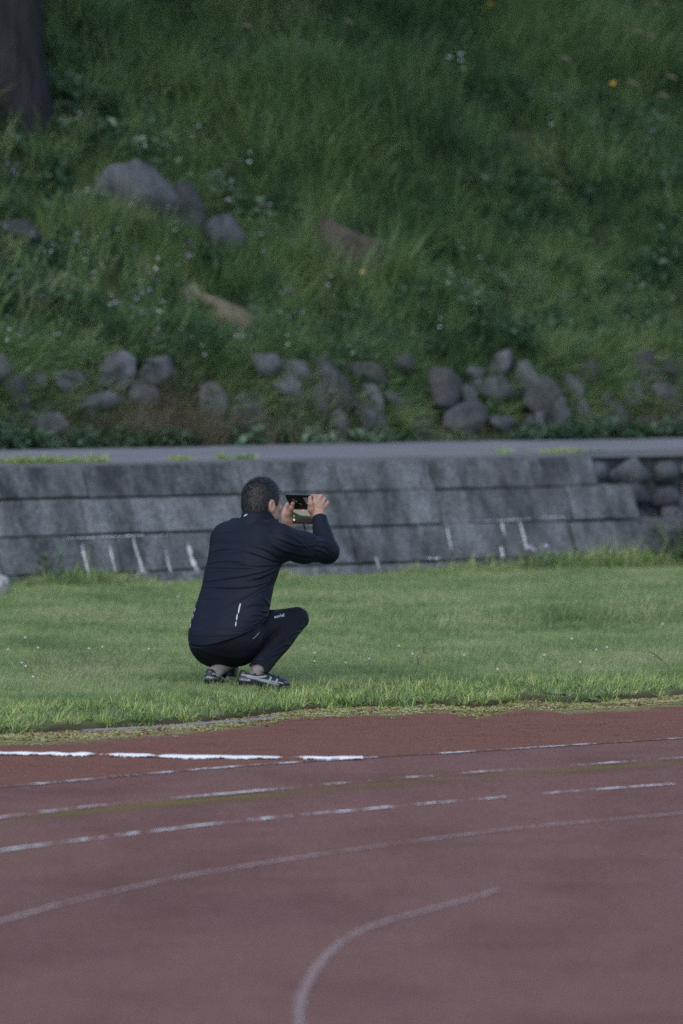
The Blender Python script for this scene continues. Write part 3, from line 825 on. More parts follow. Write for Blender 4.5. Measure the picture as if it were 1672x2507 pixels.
# weeds along the front edge of the road
edge_q = []
for a, b, m_ in ((10, 150, 160), (150, 260, 60), (400, 460, 26), (525, 545, 10), (570, 615, 22), (1200, 1240, 12), (1320, 1450, 46)):
    for _ in range(m_):
        pxx = R.uniform(a, b); dd = ray(pxx, 1120); X_ = dd[0] / dd[1]
        t_ = (W0[1] + .5 * WN[1] - WT[1] / WT[0] * (W0[0] + .5 * WN[0])) / (1 - WT[1] / WT[0] * X_)
        edge_q.append(to_qs(X_ * t_, t_)[0])
edge_q = np.array(edge_q); ns_ = np.abs(R.normal(.0, .10, len(edge_q))) + .40
pp = W0 + edge_q[:, None] * WT + ns_[:, None] * WN
tag(scatter('road_edge_weeds', np.c_[pp, np.full(len(pp), ZR)], np.c_[R.normal(0, .2, (len(pp), 2)), R.uniform(0, 6, len(pp))], R.uniform(.25, .6, len(pp)), R.integers(0, 9, len(pp)), fine[:5] + coarse[:4], edge_m), 'yellow green weeds in the crack along the road edge', None, None, 'stuff')

# ------------------------------------------------------------------ rocks and the dry stone bank
rock_m = {'grey': stone_mat('boulder_grey', (.070, .076, .082), (.175, .185, .195), .3, 2.0), 'dark': stone_mat('boulder_dark', (.045, .049, .054), (.115, .122, .132), .3, 2.0),
          'tan': stone_mat('boulder_tan', (.13, .11, .078), (.27, .23, .165), .2, 2.0), 'brown': stone_mat('boulder_brown', (.075, .066, .052), (.16, .142, .115), .4, 2.0)}
for d in ROCKS:
    me = rock_mesh('boulder', d['seed'] * 13, 3, .5, 6); me.materials.append(rock_m[d['mat']])
    n_ = hill_n(d['q'], d['s'])
    o = bpy.data.objects.new(d['name'], me); COL.objects.link(o)
    o.location = d['p'] + n_ * d['r'][2] * .02; o.scale = d['r']; o.rotation_euler = d['rot']
    tag(o, d['label'], 'boulder', 'rocks on the hillside')
bank = empty('dry_stone_bank', tuple(wl(0, S0, ZR)))
tag(bank, 'overgrown bank of rough grey stones along the far side of the road', 'stone wall')
bankm = [stone_mat('bank_stone_grey', (.064, .068, .073), (.165, .172, .182), .35), stone_mat('bank_stone_dark', (.04, .041, .043), (.095, .098, .10), .45)]
pool = []
for k in range(9):
    me = rock_mesh('bank_stone_%d' % k, 300 + k, 3, .5, 7); me.materials.append(bankm[k % 3 == 2]); pool.append(me)
rb = np.random.default_rng(77)
for row, (z, dep) in enumerate(((.12, .02), (.33, .09), (.52, .17))):
    q = -3.0
    while q < 10:
        L = rb.uniform(.16, .46)
        if rb.uniform() < (.98, .94, .85)[row]:
            o = bpy.data.objects.new('stone', pool[rb.integers(9)]); COL.objects.link(o); o.parent = bank
            o.location = Vector(wl(q + L / 2, S0 + dep + rb.uniform(-.05, .05), ZR + z + rb.uniform(-.08, .07))) - bank.location
            o.rotation_euler = (rb.uniform(-.2, .2) - .3, rb.uniform(-.45, .45), math.atan2(WT[1], WT[0]) + rb.uniform(-.3, .3))
            o.scale = (L * .57, .15, rb.uniform(.10, .22))
        q += L * rb.uniform(.95, 1.1)
# pale stone at the foot of the wall by the left frame edge
me = rock_mesh('pale_stone', 900, 3, .25); pm = stone_mat('pale_stone', (.36, .35, .34), (.5, .49, .48), .1); me.materials.append(pm)
o = bpy.data.objects.new('stone', me); COL.objects.link(o)
gpt = G(-8, 1462); o.location = (gpt[0], gpt[1], .075); o.scale = (.085, .085, .115)
tag(o, 'pale rounded stone in the grass at the left edge by the wall', 'stone')
me = rock_mesh('light_rubble', 910, 3, .45, 5); me.materials.append(rock_m['dark'])
o = bpy.data.objects.new('boulder', me); COL.objects.link(o)
o.location = P(1712, 1240, 35.6); o.scale = (.17, .2, .20)
bp = o.location.copy()
o.scale = (.17, .22, .22)
tag(o, 'grey boulder by the dark rubble wall at the right edge', 'boulder')
me = rock_mesh('foot_rock', 915, 3, .3); me.materials.append(darkm)
o = bpy.data.objects.new('boulder', me); COL.objects.link(o)
o.location = (bp[0] + .02, bp[1] + .02, .11); o.scale = (.22, .22, .24)
tag(o, 'dark boulder under the grey one at the right edge of the lawn', 'boulder')

# ------------------------------------------------------------------ single plants
def stalk(pts, rads, n=5):
    """tapered tube along points -> verts, quads"""
    P_ = np.asarray(pts, float); V, F = [], []
    for k in range(len(P_)):
        t = P_[min(k + 1, len(P_) - 1)] - P_[max(k - 1, 0)]; t = t / (np.linalg.norm(t) + 1e-9)
        a = np.cross(t, [0, 0, 1.0] if abs(t[2]) < .9 else [1.0, 0, 0]); a /= np.linalg.norm(a); b = np.cross(t, a)
        for j in range(n):
            an = 2 * math.pi * j / n; V.append(P_[k] + rads[k] * (math.cos(an) * a + math.sin(an) * b))
    for k in range(len(P_) - 1):
        for j in range(n):
            F.append((k * n + j, k * n + (j + 1) % n, (k + 1) * n + (j + 1) % n, (k + 1) * n + j))
    return np.array(V), np.array(F)
def path3(pxs, Y, dy=0.0):
    return np.array([P(x, y, Y + dy * i) for i, (x, y) in enumerate(pxs)])
stem_m = plain('seed_stem', (.10, .085, .05), .8); stem_g = plain('seed_stem_green', (.10, .14, .06), .8)
# finger grass stalk with a spread seed head, right of the person
b0 = G(1016, 1682); Yb = b0[1]
w1 = empty('seed_grass', tuple(b0)); tag(w1, 'tall brown finger grass stalk with a spread seed head right of the person', 'weed')
V, F = stalk(path3([(1016, 1682), (1012, 1665), (1019, 1640), (1026, 1615), (1037, 1597)], Yb), [.0020, .0018, .0016, .0013, .0011]); child('stem', V, F, stem_m, w1)
for tip in ((1046, 1576), (1040, 1580), (1034, 1578), (1054, 1589), (1050, 1602), (1034, 1584)):
    V, F = stalk(path3([(1037, 1597), ((1037 + tip[0]) / 2 + 1, (1597 + tip[1]) / 2 - 1), tip], Yb, .01), [.0009, .0012, .0007], 4); child('spike', V, F, stem_m, w1)
V, F = stalk(path3([(1022, 1630), (1024, 1618), (1020, 1606)], Yb), [.0016, .003, .0012], 4); child('leaf', V, F, stem_m, w1)
V, F = stalk(path3([(1006, 1668), (1004, 1655), (1009, 1672)], Yb), [.0012, .004, .0012], 4); child('leaf', V, F, stem_m, w1)
b0 = G(1660, 1668); Yb = b0[1]
w2 = empty('seed_grass', tuple(b0)); tag(w2, 'leaning dark grass seed stalk near the right edge of the lawn', 'weed')
V, F = stalk(path3([(1664, 1672), (1645, 1645), (1625, 1620), (1605, 1602), (1584, 1591)], Yb), [.0018, .0015, .0013, .0018, .0009]); child('stem', V, F, stem_m, w2)
for a, b in (((1625, 1620), (1600, 1606)), ((1612, 1608), (1588, 1596))):
    V, F = stalk(path3([a, ((a[0] + b[0]) / 2, (a[1] + b[1]) / 2 - 2), b], Yb, -.01), [.001, .0022, .001], 4); child('spike', V, F, stem_m, w2)
for (bx, by), (tx, ty), lab in (((1046, 1670), (1062, 1640), 'short brown bent stalk close right of the finger grass'), ((1140, 1690), (1150, 1655), 'short brown stem standing in the lawn edge right of centre'), ((1412, 1668), (1420, 1625), 'thin brown stem in the lawn at right')):
    b0 = G(bx, by); w3 = empty('brown_weed', tuple(b0)); tag(w3, lab, 'weed')
    V, F = stalk(path3([(bx, by), (bx + (tx - bx) * .3, (by + ty) / 2), (tx, ty)], b0[1]), [.0016, .0013, .0010]); child('stem', V, F, stem_m, w3)
# hazy purple-brown seed heads in the lawn on the left
hz = []
for _ in range(5): hz.append(cat(*[stalk([(a, b, 0), (a * 1.6, b * 1.6, h * .6), (a * 2.4 + dx, b * 2.4, h)], [.0006, .0005, .0008], 3) for a, b, h, dx in zip(R.normal(0, .02, 6), R.normal(0, .02, 6), R.uniform(.06, .13, 6), R.normal(0, .01, 6))]))
n = 40; c0 = G(190, 1650); x = np.r_[R.normal(c0[0], .16, 40), R.uniform(-1.9, 1.9, n - 40)]; y = np.r_[R.normal(c0[1], .3, 40), R.uniform(23.2, 25.8, n - 40)]
k = y > edge_y(x) + .3; x, y = x[k], y[k]
tag(scatter('seed_heads', np.c_[x, y, lawn_z(x, y)], np.c_[R.normal(0, .2, (len(x), 2)), R.uniform(0, 6, len(x))], R.uniform(.7, 1.2, len(x)), R.integers(0, 5, len(x)), hz, plain('seed_head', (.22, .20, .15), .9)), 'thin purplish grass seed heads standing above the lawn', None, None, 'stuff')
# white clover heads
clv = NT('clover_petal'); clv.set(color=(.50, .50, .47), rough=.8)
hv = iv * .0070 * (1 + .18 * np.random.default_rng(1).normal(size=(len(iv), 1))); 
for px_, py_ in ((19, 1590), (93, 1585), (218, 1587), (250, 1583), (364, 1588), (53, 1622), (63, 1630), (81, 1656), (436, 1460), (62, 1560), (770, 1598), (770, 1618), (976, 1581), (1010, 1600), (1136, 1603), (903, 1612), (846, 1622), (1332, 1603), (1400, 1563), (1460, 1590), (1486, 1584), (1656, 1505), (1622, 1527), (1645, 1494), (1265, 1490), (1218, 1638), (1420, 1620)):
    g_ = G(px_, py_ , .06); hh = .06
    o = empty('clover_flower', (g_[0], g_[1], lawn_z(g_[0], g_[1])))
    tag(o, 'small white clover flower head standing in the lawn', 'clover', 'white clover flowers in the lawn')
    child('flower_head', hv * np.array([1, 1, .85]) + np.array([g_[0], g_[1], .058]), if_, clv.m, o, True)
    V, F = stalk([(g_[0], g_[1], -.005), (g_[0] + .004, g_[1], .03), (g_[0], g_[1], .053)], [.0010, .0008, .0008], 4); child('stem', V, F, stem_g, o)
# plantain rosette at the clay edge
plm = leafmat('plantain_leaf', [(.2, (.10, .17, .07)), (.8, (.16, .24, .12))], 4, .6)
for (px_, py_), sz, lab in (((1372, 1716), .085, 'broad leaved plantain plant at the clay edge on the right'), ((1325, 1716), .05, 'small pale leaved seedling left of the plantain at the clay edge'), ((1450, 1722), .055, 'small broad leaved weed at the clay edge on the far right')):
    g_ = G(px_, py_, ZT); o = empty('plantain', tuple(g_)); tag(o, lab, 'weed')
    for k in range(7):
        a = k * .9 + R.uniform(0, .4); L = sz * R.uniform(.7, 1.1); el = R.uniform(.25, .8)
        f_ = np.array([math.cos(a) * math.cos(el), math.sin(a) * math.cos(el), math.sin(el)]); s_ = np.array([-math.sin(a), math.cos(a), 0]); u_ = np.cross(f_, s_)
        V = []
        for t, wd, lift in ((0, .05, 0), (.3, .08, .0), (.55, .34, .03), (.8, .32, .0), (1.0, .04, -.1)):
            for sg in (-1, 0, 1): V.append(g_ + f_ * L * t + s_ * sg * wd * L * 1.0 + u_ * L * (lift + .08 * abs(sg)))
        F = [(3 * j + m, 3 * j + 1 + m, 3 * j + 4 + m, 3 * j + 3 + m) for j in range(4) for m in range(2)]
        child('leaf', V, F, plm, o, True)
# broad-leaved plants growing at the wall foot and on the bank
def leafy_plant(name, base, h, n, ll, lw, label, flowers=0, fm=None, group=None):
    r = np.random.default_rng(int(abs(base[0] * 1000)) + 7)
    o = empty(name, tuple(base)); tag(o, label, 'plant', group)
    for k in range(max(3, n // 16)):
        a = r.uniform(0, 6.28); e = np.array([math.cos(a) * h * .4, math.sin(a) * h * .4, h * r.uniform(.7, 1)])
        V, F = stalk([base, base + e * .5 + [0, 0, h * .08], base + e], [.006, .005, .002], 5); child('stem', V, F, stem_g, o)
        if k < flowers: child('flower_head', iv * np.array([.022, .022, .016]) + base + e, if_, fm, o, True)
    v, f = leaves(r, n, h * .55, h, ll, lw, .3)
    child('foliage', v + base, f, weed_m, o)
    return o
p_, q_, s_ = hill_hit(1235, 868); leafy_plant('shrub', p_, .42, 150, .085, .055, 'broad leaved green shrub above the stone bank right of centre')
p_, q_, s_ = hill_hit(905, 560); 
for px_, py_, lab in ((1325, 1388, 'purple flowered weed at the foot of the wall on the right'),):
    g_ = G(px_, py_ + 14); leafy_plant('flowering_weed', g_, .20, 60, .05, .025, lab, 4, pur.m)
g_ = G(700, 1412); leafy_plant('weed', g_, .30, 110, .07, .035, 'clump of leafy weeds at the wall foot behind the person')
g_ = G(810, 1408); leafy_plant('weed', g_, .26, 90, .06, .035, 'leafy weed at the wall foot right of the person')
g_ = G(1655, 1385); leafy_plant('weed', g_, .42, 130, .06, .03, 'dark leafy weed in the corner by the rubble wall at right')
pv = wall_hit(128, 1412, 0); leafy_plant('weed', np.array([pv[0], pv[1] - .03, .02]), .26, 50, .07, .02, 'thin green weed leaning on the wall at far left')
for px_, py_, lab in ((1182, 22, 'pair of yellow flowers at the top of the hillside'), (1500, 205, 'single yellow flower in the tall grass at upper right'), (887, 668, 'pale yellow round flower on the brown rock in mid hillside')):
    p_, q_, s_ = hill_hit(px_, py_ + 60); b_ = p_; t_ = P(px_, py_, p_[1] - .05)
    o = empty('yellow_flower', tuple(b_)); tag(o, lab, 'flower')
    V, F = stalk([b_, (b_ + t_) / 2 + [.01, 0, .02], t_], [.004, .003, .002], 5); child('stem', V, F, stem_g, o)
    offs = [(0, 0, 0), (.06, .0, .035)] if py_ < 100 else [(0, 0, 0)]
    for of in offs:
        child('flower_head', iv * np.array([.032, .02, .026]) * (1 + .25 * np.random.default_rng(3).normal(size=(len(iv), 1))) + t_ + of, if_, yel.m if py_ < 600 else plain('pale_yellow', (.55, .42, .16)), o, True)
p_, q_, s_ = hill_hit(1120, 210); o = empty('white_umbel', tuple(p_)); tag(o, 'white flat topped wildflower in the upper hillside', 'flower')
for k, (dx, dy) in enumerate(((-20, 0), (8, -8), (8, 8), (14, 28))):
    t_ = P(1120 + dx, 140 + dy, p_[1] - .04)
    V, F = stalk([p_, (p_ * .4 + t_ * .6), t_], [.003, .003, .002], 4); child('stem', V, F, stem_g, o)
    child('flower_head', iv * np.array([.032, .032, .01]) + t_, if_, whi.m, o, True)
# drooping foxtail heads at upper right
fox = plain('foxtail', (.20, .17, .12), .9)
for px_, py_ in ((1560, 85), (1590, 95), (1545, 210), (1640, 195), (1620, 240), (1380, 150), (1600, 15), (850, 60), (600, 70)):
    b_, q_, s_ = hill_hit(px_ - 20, py_ + 130); t_ = P(px_, py_, b_[1] - .05)
    o = empty('foxtail_grass', tuple(b_)); tag(o, 'drooping straw coloured foxtail head in the tall grass', 'grass head', 'foxtail heads on the upper hillside')
    V, F = stalk([b_, b_ * .4 + t_ * .6 + [-.03, 0, .04], t_ + [-.02, 0, .03]], [.003, .0025, .002], 4); child('stem', V, F, stem_g, o)
    V, F = stalk([t_ + [-.03, 0, .028], t_ + [0, 0, .034], t_ + [.035, 0, .02], t_ + [.055, 0, -.005]], [.004, .010, .011, .004], 6); child('seed_head', V, F, fox, o, True)

# ------------------------------------------------------------------ trees at the top of the slope
bark = NT('bark')
w = bark.world((9, 9, 1.1))
bark.set(color=bark.ramp(bark.noise(w, 1.5, 5, .7), [(.3, (.015, .015, .017)), (.7, (.045, .046, .051))]), rough=.95, spec=.1)
bark.bump(bark.noise(w, 2.5, 5, .7), 1.0, .06)
crown_m = leafmat('tree_leaf', [(.2, (.03, .06, .02)), (.7, (.06, .10, .03))], .8, .5)
def crown_geo(seed, rad, h, n):
    r = np.random.default_rng(seed)
    V, F = [], []
    cl_ = [(r.normal(0, rad * .42, 3) * [1, 1, .55], r.uniform(.25, .5) * rad) for _ in range(34)]
    per = n // len(cl_)
    for c_, rr_ in cl_:
        d = r.normal(size=(per, 3)); d /= np.linalg.norm(d, axis=1)[:, None]; p = c_ + d * rr_ * (r.uniform(.5, 1.05, (per, 1)))
        a = r.normal(size=(per, 3)); a /= np.linalg.norm(a, axis=1)[:, None]; b = np.cross(a, r.normal(size=(per, 3))); b /= np.linalg.norm(b, axis=1)[:, None]
        L = r.uniform(.07, .15, (per, 1)); o = len(V) * 0
        q4 = np.stack([p - a * L, p + b * L * .5, p + a * L, p - b * L * .5], 1)
        V.append(q4.reshape(-1, 3))
    V = np.concatenate(V) * np.array([1, 1, h / rad]); F = np.arange(len(V)).reshape(-1, 4)
    return V, F
def tree(base, rad0, H, crad, label, seed, lean=(0, 0)):
    r = np.random.default_rng(seed)
    o = empty('tree', tuple(base)); tag(o, label, 'tree', 'trees at the top of the slope')
    pts, rd_ = [], []
    for k, t in enumerate(np.linspace(0, 1, 9)):
        pts.append(base + np.array([lean[0] * t * H + .05 * math.sin(3 * t + seed), lean[1] * t * H, t * H - .25])); rd_.append(rad0 * (1.35 - .35 * min(1, t * 9)) * (1 - .62 * t))
    V, F = stalk(pts, rd_, 16)
    child('trunk', V, F, bark.m, o, True)
    top = pts[-1]
    for k in range(8):
        a = k * .8 + r.uniform(0, .5); st = pts[4 + k % 4]; e = st + np.array([math.cos(a) * crad * .8, math.sin(a) * crad * .8, crad * r.uniform(.2, .7)])
        V, F = stalk([st, (st + e) / 2 + [0, 0, .25], e], [rad0 * .32, rad0 * .2, rad0 * .06], 7); child('limb', V, F, bark.m, o, True)
    v, f = crown_geo(seed + 5, crad, crad * .8, 9000)
    child('crown', v + top + [0, 0, .2], f, crown_m, o)
    return o
tb, q_, s_ = hill_hit(38, 262)
tree(tb, .245, 5.6, 3.4, 'dark tree trunk with furrowed bark at the upper left of the hillside', 3, (.01, .0))
for dq, ds, H_, lab in ((2.6, 3.0, 5.2, 'second tree, unseen, added up the slope to shade the hillside'), (6.4, 3.2, 5.4, 'third tree, unseen, added far right up the slope to shade the hillside')):  # two more trees out of view, added so their crowns shade the upper slope
    qq, ss = q_ + dq, s_ + ds
    p2 = W0 + qq * WT + ss * WN
    tree(np.array([p2[0], p2[1], float(hill_h(qq, ss))]), .22, H_, 3.3, lab, int(dq * 10))
# ------------------------------------------------------------------ person: implicit surfaces -> meshes
class Field:
    def __init__(self, lo, hi, h):
        self.o = np.array(lo, float); self.h = h
        n = np.ceil((np.array(hi) - self.o) / h).astype(int) + 1
        self.ax = [self.o[i] + h * np.arange(n[i]) for i in range(3)]
        self.F = np.full(n, .06, np.float32)
    def sub(self, lo, hi):
        s = []
        for i in range(3):
            a = max(0, int((lo[i] - self.o[i]) / self.h)); b = min(len(self.ax[i]), int((hi[i] - self.o[i]) / self.h) + 2)
            if b <= a: return None, None
            s.append(slice(a, b))
        g = [self.ax[0][s[0]][:, None, None], self.ax[1][s[1]][None, :, None], self.ax[2][s[2]][None, None, :]]
        return tuple(s), g
    def add(self, fn, lo, hi, k=.01, op='u'):
        m = k + .02
        s, g = self.sub(np.array(lo) - m, np.array(hi) + m)
        if s is None: return
        d = np.asarray(fn(*g), np.float32); F = self.F[s]
        if op == 'u':
            if k <= 0: self.F[s] = np.minimum(F, d)
            else:
                t = np.clip(.5 + .5 * (d - F) / k, 0, 1); self.F[s] = d * (1 - t) + F * t - k * t * (1 - t)
        elif op == 's':
            if k <= 0: self.F[s] = np.maximum(F, -d)
            else:
                t = np.clip(.5 - .5 * (F + d) / k, 0, 1); self.F[s] = F * (1 - t) - d * t + k * t * (1 - t)
    def cone(self, a, b, ra, rb, k=.01, cut=None, op='u'):
        a, b = np.array(a, float), np.array(b, float); ab = b - a; L2 = ab @ ab + 1e-12; R_ = max(ra, rb)
        def fn(x, y, z):
            px, py, pz = x - a[0], y - a[1], z - a[2]
            t = np.clip((px * ab[0] + py * ab[1] + pz * ab[2]) / L2, 0, 1)
            d = np.sqrt((px - t * ab[0]) ** 2 + (py - t * ab[1]) ** 2 + (pz - t * ab[2]) ** 2) - (ra + (rb - ra) * t)
            if cut is not None:
                c, n = cut; d = np.maximum(d, (x - c[0]) * n[0] + (y - c[1]) * n[1] + (z - c[2]) * n[2])
            return d
        self.add(fn, np.minimum(a, b) - R_, np.maximum(a, b) + R_, k, op)
    def chain(self, pts, rads, k=.01, **kw):
        for i in range(len(pts) - 1): self.cone(pts[i], pts[i + 1], rads[i], rads[i + 1], k, **kw)
    def ell(self, c, r, M=None, k=.01, op='u'):
        c = np.array(c, float); r = np.array(r, float); M = np.eye(3) if M is None else np.array(M, float)   # rows = local axes
        R_ = np.sqrt(((M.T * r) ** 2).sum(1))
        def fn(x, y, z):
            p = [x - c[0], y - c[1], z - c[2]]
            l = [(M[i][0] * p[0] + M[i][1] * p[1] + M[i][2] * p[2]) / r[i] for i in range(3)]
            k0 = np.sqrt(l[0] ** 2 + l[1] ** 2 + l[2] ** 2) + 1e-9; k1 = np.sqrt((l[0] / r[0]) ** 2 + (l[1] / r[1]) ** 2 + (l[2] / r[2]) ** 2) + 1e-9
            return k0 * (k0 - 1) / k1
        self.add(fn, c - R_, c + R_, k, op)
    def clip(self, fn):
        s, g = self.sub(self.o - 1, self.o + 100)
        self.F = np.maximum(self.F, np.asarray(fn(*g), np.float32))
    def mesh(self):
        F = self.F; s = F < 0
        n = np.array(F.shape)
        cnt = np.zeros(n - 1, np.int8)
        offs = [(i, j, k) for i in (0, 1) for j in (0, 1) for k in (0, 1)]
        for i, j, k in offs: cnt += s[i:n[0] - 1 + i, j:n[1] - 1 + j, k:n[2] - 1 + k]
        act = np.argwhere((cnt > 0) & (cnt < 8))
        vid = np.full(n - 1, -1, np.int32); vid[tuple(act.T)] = np.arange(len(act))
        val = {o: F[act[:, 0] + o[0], act[:, 1] + o[1], act[:, 2] + o[2]] for o in offs}
        acc = np.zeros((len(act), 3)); c = np.zeros(len(act))
        for o in offs:
            for ax in range(3):
                if o[ax]: continue
                p = list(o); p[ax] = 1; p = tuple(p)
                a, b = val[o], val[p]; m = (a < 0) != (b < 0)
                t = np.where(m, a / np.where(m, a - b, 1), 0)
                e = np.array(o, float)[None] * m[:, None]; e[:, ax] += t * m
                acc += e; c += m
        V = self.o + self.h * (act + acc / c[:, None])
        Q = []
        for ax in range(3):
            u, w = (ax + 1) % 3, (ax + 2) % 3
            a = s.take(range(0, n[ax] - 1), ax); b = s.take(range(1, n[ax]), ax)
            e = np.argwhere(a != b); sg = a[tuple(e.T)]
            ok = (e[:, u] > 0) & (e[:, w] > 0) & (e[:, u] < n[u] - 1) & (e[:, w] < n[w] - 1)
            e, sg = e[ok], sg[ok]
            def cell(du, dw):
                q = e.copy(); q[:, u] += du; q[:, w] += dw
                return vid[tuple(q.T)]
            q = np.stack([cell(-1, -1), cell(0, -1), cell(0, 0), cell(-1, 0)], 1)
            q[~sg] = q[~sg][:, ::-1]
            Q.append(q)
        return V, np.concatenate(Q)

def PP(px, py, dy): return P(px, py, 24.0 + dy)
def Z1(u, v): return (440 + .26786 * u, 1150 + .26786 * v)     # coordinates of a study crop
def Z6(u, v, dy): return PP(660 + .1148 * u, 1190 + .1148 * v, dy)
FW = np.array([.629, .777, 0.]); RT = np.array([.777, -.629, 0.]); UP = np.array([0, 0, 1.])
person = empty('person', (-.50, 24.1, 0))
tag(person, 'person in dark navy jacket and trousers crouching on the lawn, filming with a phone', 'person')

# joints
SO_R, SH_R = G(583, 1687) * [1, 1, 0] + [0, .0, -.006], math.radians(68)
SO_L, SH_L = G(510, 1685) * [1, 1, 0] + [0, .0, -.006], math.radians(17)
def sfx(h): return np.array([math.sin(h), math.cos(h), 0])
PEL = PP(548, 1556, -.02); NECK = PP(624, 1290, .16)
SHR, SHL = PP(686, 1328, .04), PP(559, 1317, .255)
ELR, WRR = PP(800, 1350, .22), PP(781, 1268, .365)
ELL, WRL = PP(628, 1378, .45), PP(706, 1290, .505)
HIR, KNR, ANR = PP(578, 1562, -.05), PP(727, 1515, .15), SO_R + sfx(SH_R) * .056 + [0, 0, .070]
HIL, KNL, ANL = PP(520, 1560, .05), PP(585, 1490, .42), SO_L + sfx(SH_L) * .056 + [0, 0, .070]
CUR = PP(632, 1640, ANR[1] - 24 + .02); CUL = PP(561, 1640, ANL[1] - 24 + .05)
HC = PP(643, 1231, .20)
yaw = math.radians(43); HF = np.array([math.sin(yaw), math.cos(yaw), -.06]); HF /= np.linalg.norm(HF); HR = np.array([math.cos(yaw), -math.sin(yaw), 0]); HU = np.cross(HR, HF)
HM = np.array([HR, HF, HU])
def HL(r, f, u): return HC + HR * r + HF * f + HU * u

# torso outline rows: py, left px, right px, depth, half thickness
ROWS = [(1268, 585, 668, .178, .060), (1276, 566, 678, .175, .078), (1284, 548, 690, .170, .092), (1296, 536, 702, .165, .108), (1315, 522, 706, .155, .118), (1345, 511, 703, .14, .126), (1376, 506, 692, .12, .130), (1400, 500, 683, .105, .131), (1430, 494, 673, .085, .131),
        (1460, 485, 667, .06, .133), (1490, 476, 661, .035, .140), (1520, 466, 655, .005, .152), (1545, 461, 649, -.015, .160), (1575, 461, 643, -.022, .162), (1600, 466, 640, -.025, .155)]
def torso_tables(grow=0.0):
    T = []
    for py, l, r, dy, b in ROWS:
        c = PP((l + r) / 2, py, dy); W = (r - l) / 2 / 518.0 + grow; b = b + grow
        a = math.sqrt(max(W * W - (.629 * b) ** 2, .01)) / .777
        T.append((c[2], c[0], c[1], a, b))
    return np.array(sorted(T)).T
def torso_fn(T, z0, z1):
    def fn(x, y, z):
        zz = np.clip(z, T[0][0], T[0][-1])
        cx, cy, a, b = (np.interp(zz, T[0], T[i]) for i in (1, 2, 3, 4))
        dx, dy = x - cx, y - cy
        u = dx * RT[0] + dy * RT[1]; v = dx * FW[0] + dy * FW[1]
        q = np.sqrt((u / a) ** 2 + (v / b) ** 2) + 1e-6
        g = np.sqrt((u / a ** 2) ** 2 + (v / b ** 2) ** 2) / q + 1e-6
        return np.maximum(np.maximum((q - 1) / g, z - z1), z0 - z)
    return fn

# --- body (skin): head, neck, trunk, arms, hands, legs, one surface
B = Field((-.80, 23.85, -.01), (0.10, 24.72, 1.04), .0032)
B.add(torso_fn(torso_tables(-.035), PEL[2] - .04, NECK[2] - .06), (-.75, 23.85, .1), (-.2, 24.5, .8), .0)
B.chain([SHL, NECK + [0, 0, -.03], SHR], [.045, .05, .045], .04)
B.cone(PEL + [0, .02, .0], PEL + [.01, .05, .06], .085, .08, .03)
B.chain([HIR, KNR, CUR, ANR, ANR + [0, 0, -.04]], [.07, .040, .028, .024, .024], .012)
B.chain([HIL, KNL, CUL + [-.01, 0, .03], ANL, ANL + [0, 0, -.04]], [.07, .040, .028, .024, .024], .012)
B.chain([SHR, ELR, WRR], [.045, .035, .026], .02); B.chain([SHL, ELL, WRL], [.045, .035, .026], .02)
# head
B.ell(HL(0, -.012, .028), (.075, .094, .086), HM, .0)
B.ell(HL(0, .022, -.030), (.063, .070, .088), HM, .03)
B.ell(HL(0, .058, -.090), (.034, .030, .026), HM, .03)
B.ell(HL(.040, .015, -.068), (.026, .045, .035), HM, .025); B.ell(HL(-.040, .015, -.068), (.026, .045, .035), HM, .025)
B.ell(HL(0, .078, .022), (.052, .016, .013), HM, .012)
for sg in (-1, 1):
    B.ell(HL(sg * .042, .064, -.022), (.022, .020, .018), HM, .015)
    B.ell(HL(sg * .031, .092, .002), (.017, .014, .011), HM, .008, 's')
    e0 = HL(sg * .076, -.022, -.012)
    eM = np.array([HR * sg * .95 + HF * -.30, HF * .95 + HR * sg * .30, HU]); eM /= np.linalg.norm(eM, axis=1)[:, None]
    B.ell(e0 + HR * sg * .006, (.0075, .019, .031), eM, .006)
    B.ell(e0 + HR * sg * .006 - HU * .022 + HF * .005, (.007, .010, .012), eM, .006)
    B.ell(e0 + HR * sg * .017 + HF * .004 + HU * .004, (.008, .011, .020), eM, .004, 's')
B.cone(HL(0, .088, .012), HL(0, .106, -.030), .008, .013, .012)
B.ell(HL(.011, .097, -.034), (.009, .011, .008), HM, .006); B.ell(HL(-.011, .097, -.034), (.009, .011, .008), HM, .006)
B.ell(HL(0, .088, -.058), (.024, .010, .006), HM, .006); B.ell(HL(0, .086, -.069), (.022, .010, .007), HM, .004)
B.ell(HL(0, .099, -.0635), (.026, .010, .0018), HM, .003, 's')
B.cone(HL(0, -.022, -.055), NECK + [0, 0, -.02], .056, .062, .02)
# right hand: back of the hand towards the viewer, thumb on the cover, fingers round the back
palmR = [Z6(1035, 700, .365), Z6(1000, 560, .37), Z6(1010, 430, .375)]
B.ell(Z6(1030, 480, .382), (.027, .021, .038), np.array([[.93, -.37, 0], [.37, .93, 0], [0, 0, 1]]), .015)
B.cone(WRR, Z6(1030, 560, .372), .026, .026, .02)
for mcp, pip, dip, tip, r0 in ((Z6(945, 360, .372), Z6(985, 222, .385), Z6(930, 215, .425), Z6(860, 250, .455), .0100),
                               (Z6(1030, 340, .375), Z6(1080, 222, .392), Z6(1020, 220, .435), Z6(930, 270, .462), .0102),
                               (Z6(1110, 380, .382), Z6(1165, 272, .400), Z6(1110, 280, .442), Z6(1010, 330, .468), .0096),
                               (Z6(1165, 440, .390), Z6(1228, 352, .408), Z6(1180, 370, .445), Z6(1080, 410, .470), .0086)):
    B.cone(Z6(1035, 600, .378), mcp, .018, r0 * 1.25, .012)
    B.chain([mcp, pip, dip, tip], [r0 * 1.2, r0 * 1.05, r0 * .95, r0 * .8], .004)
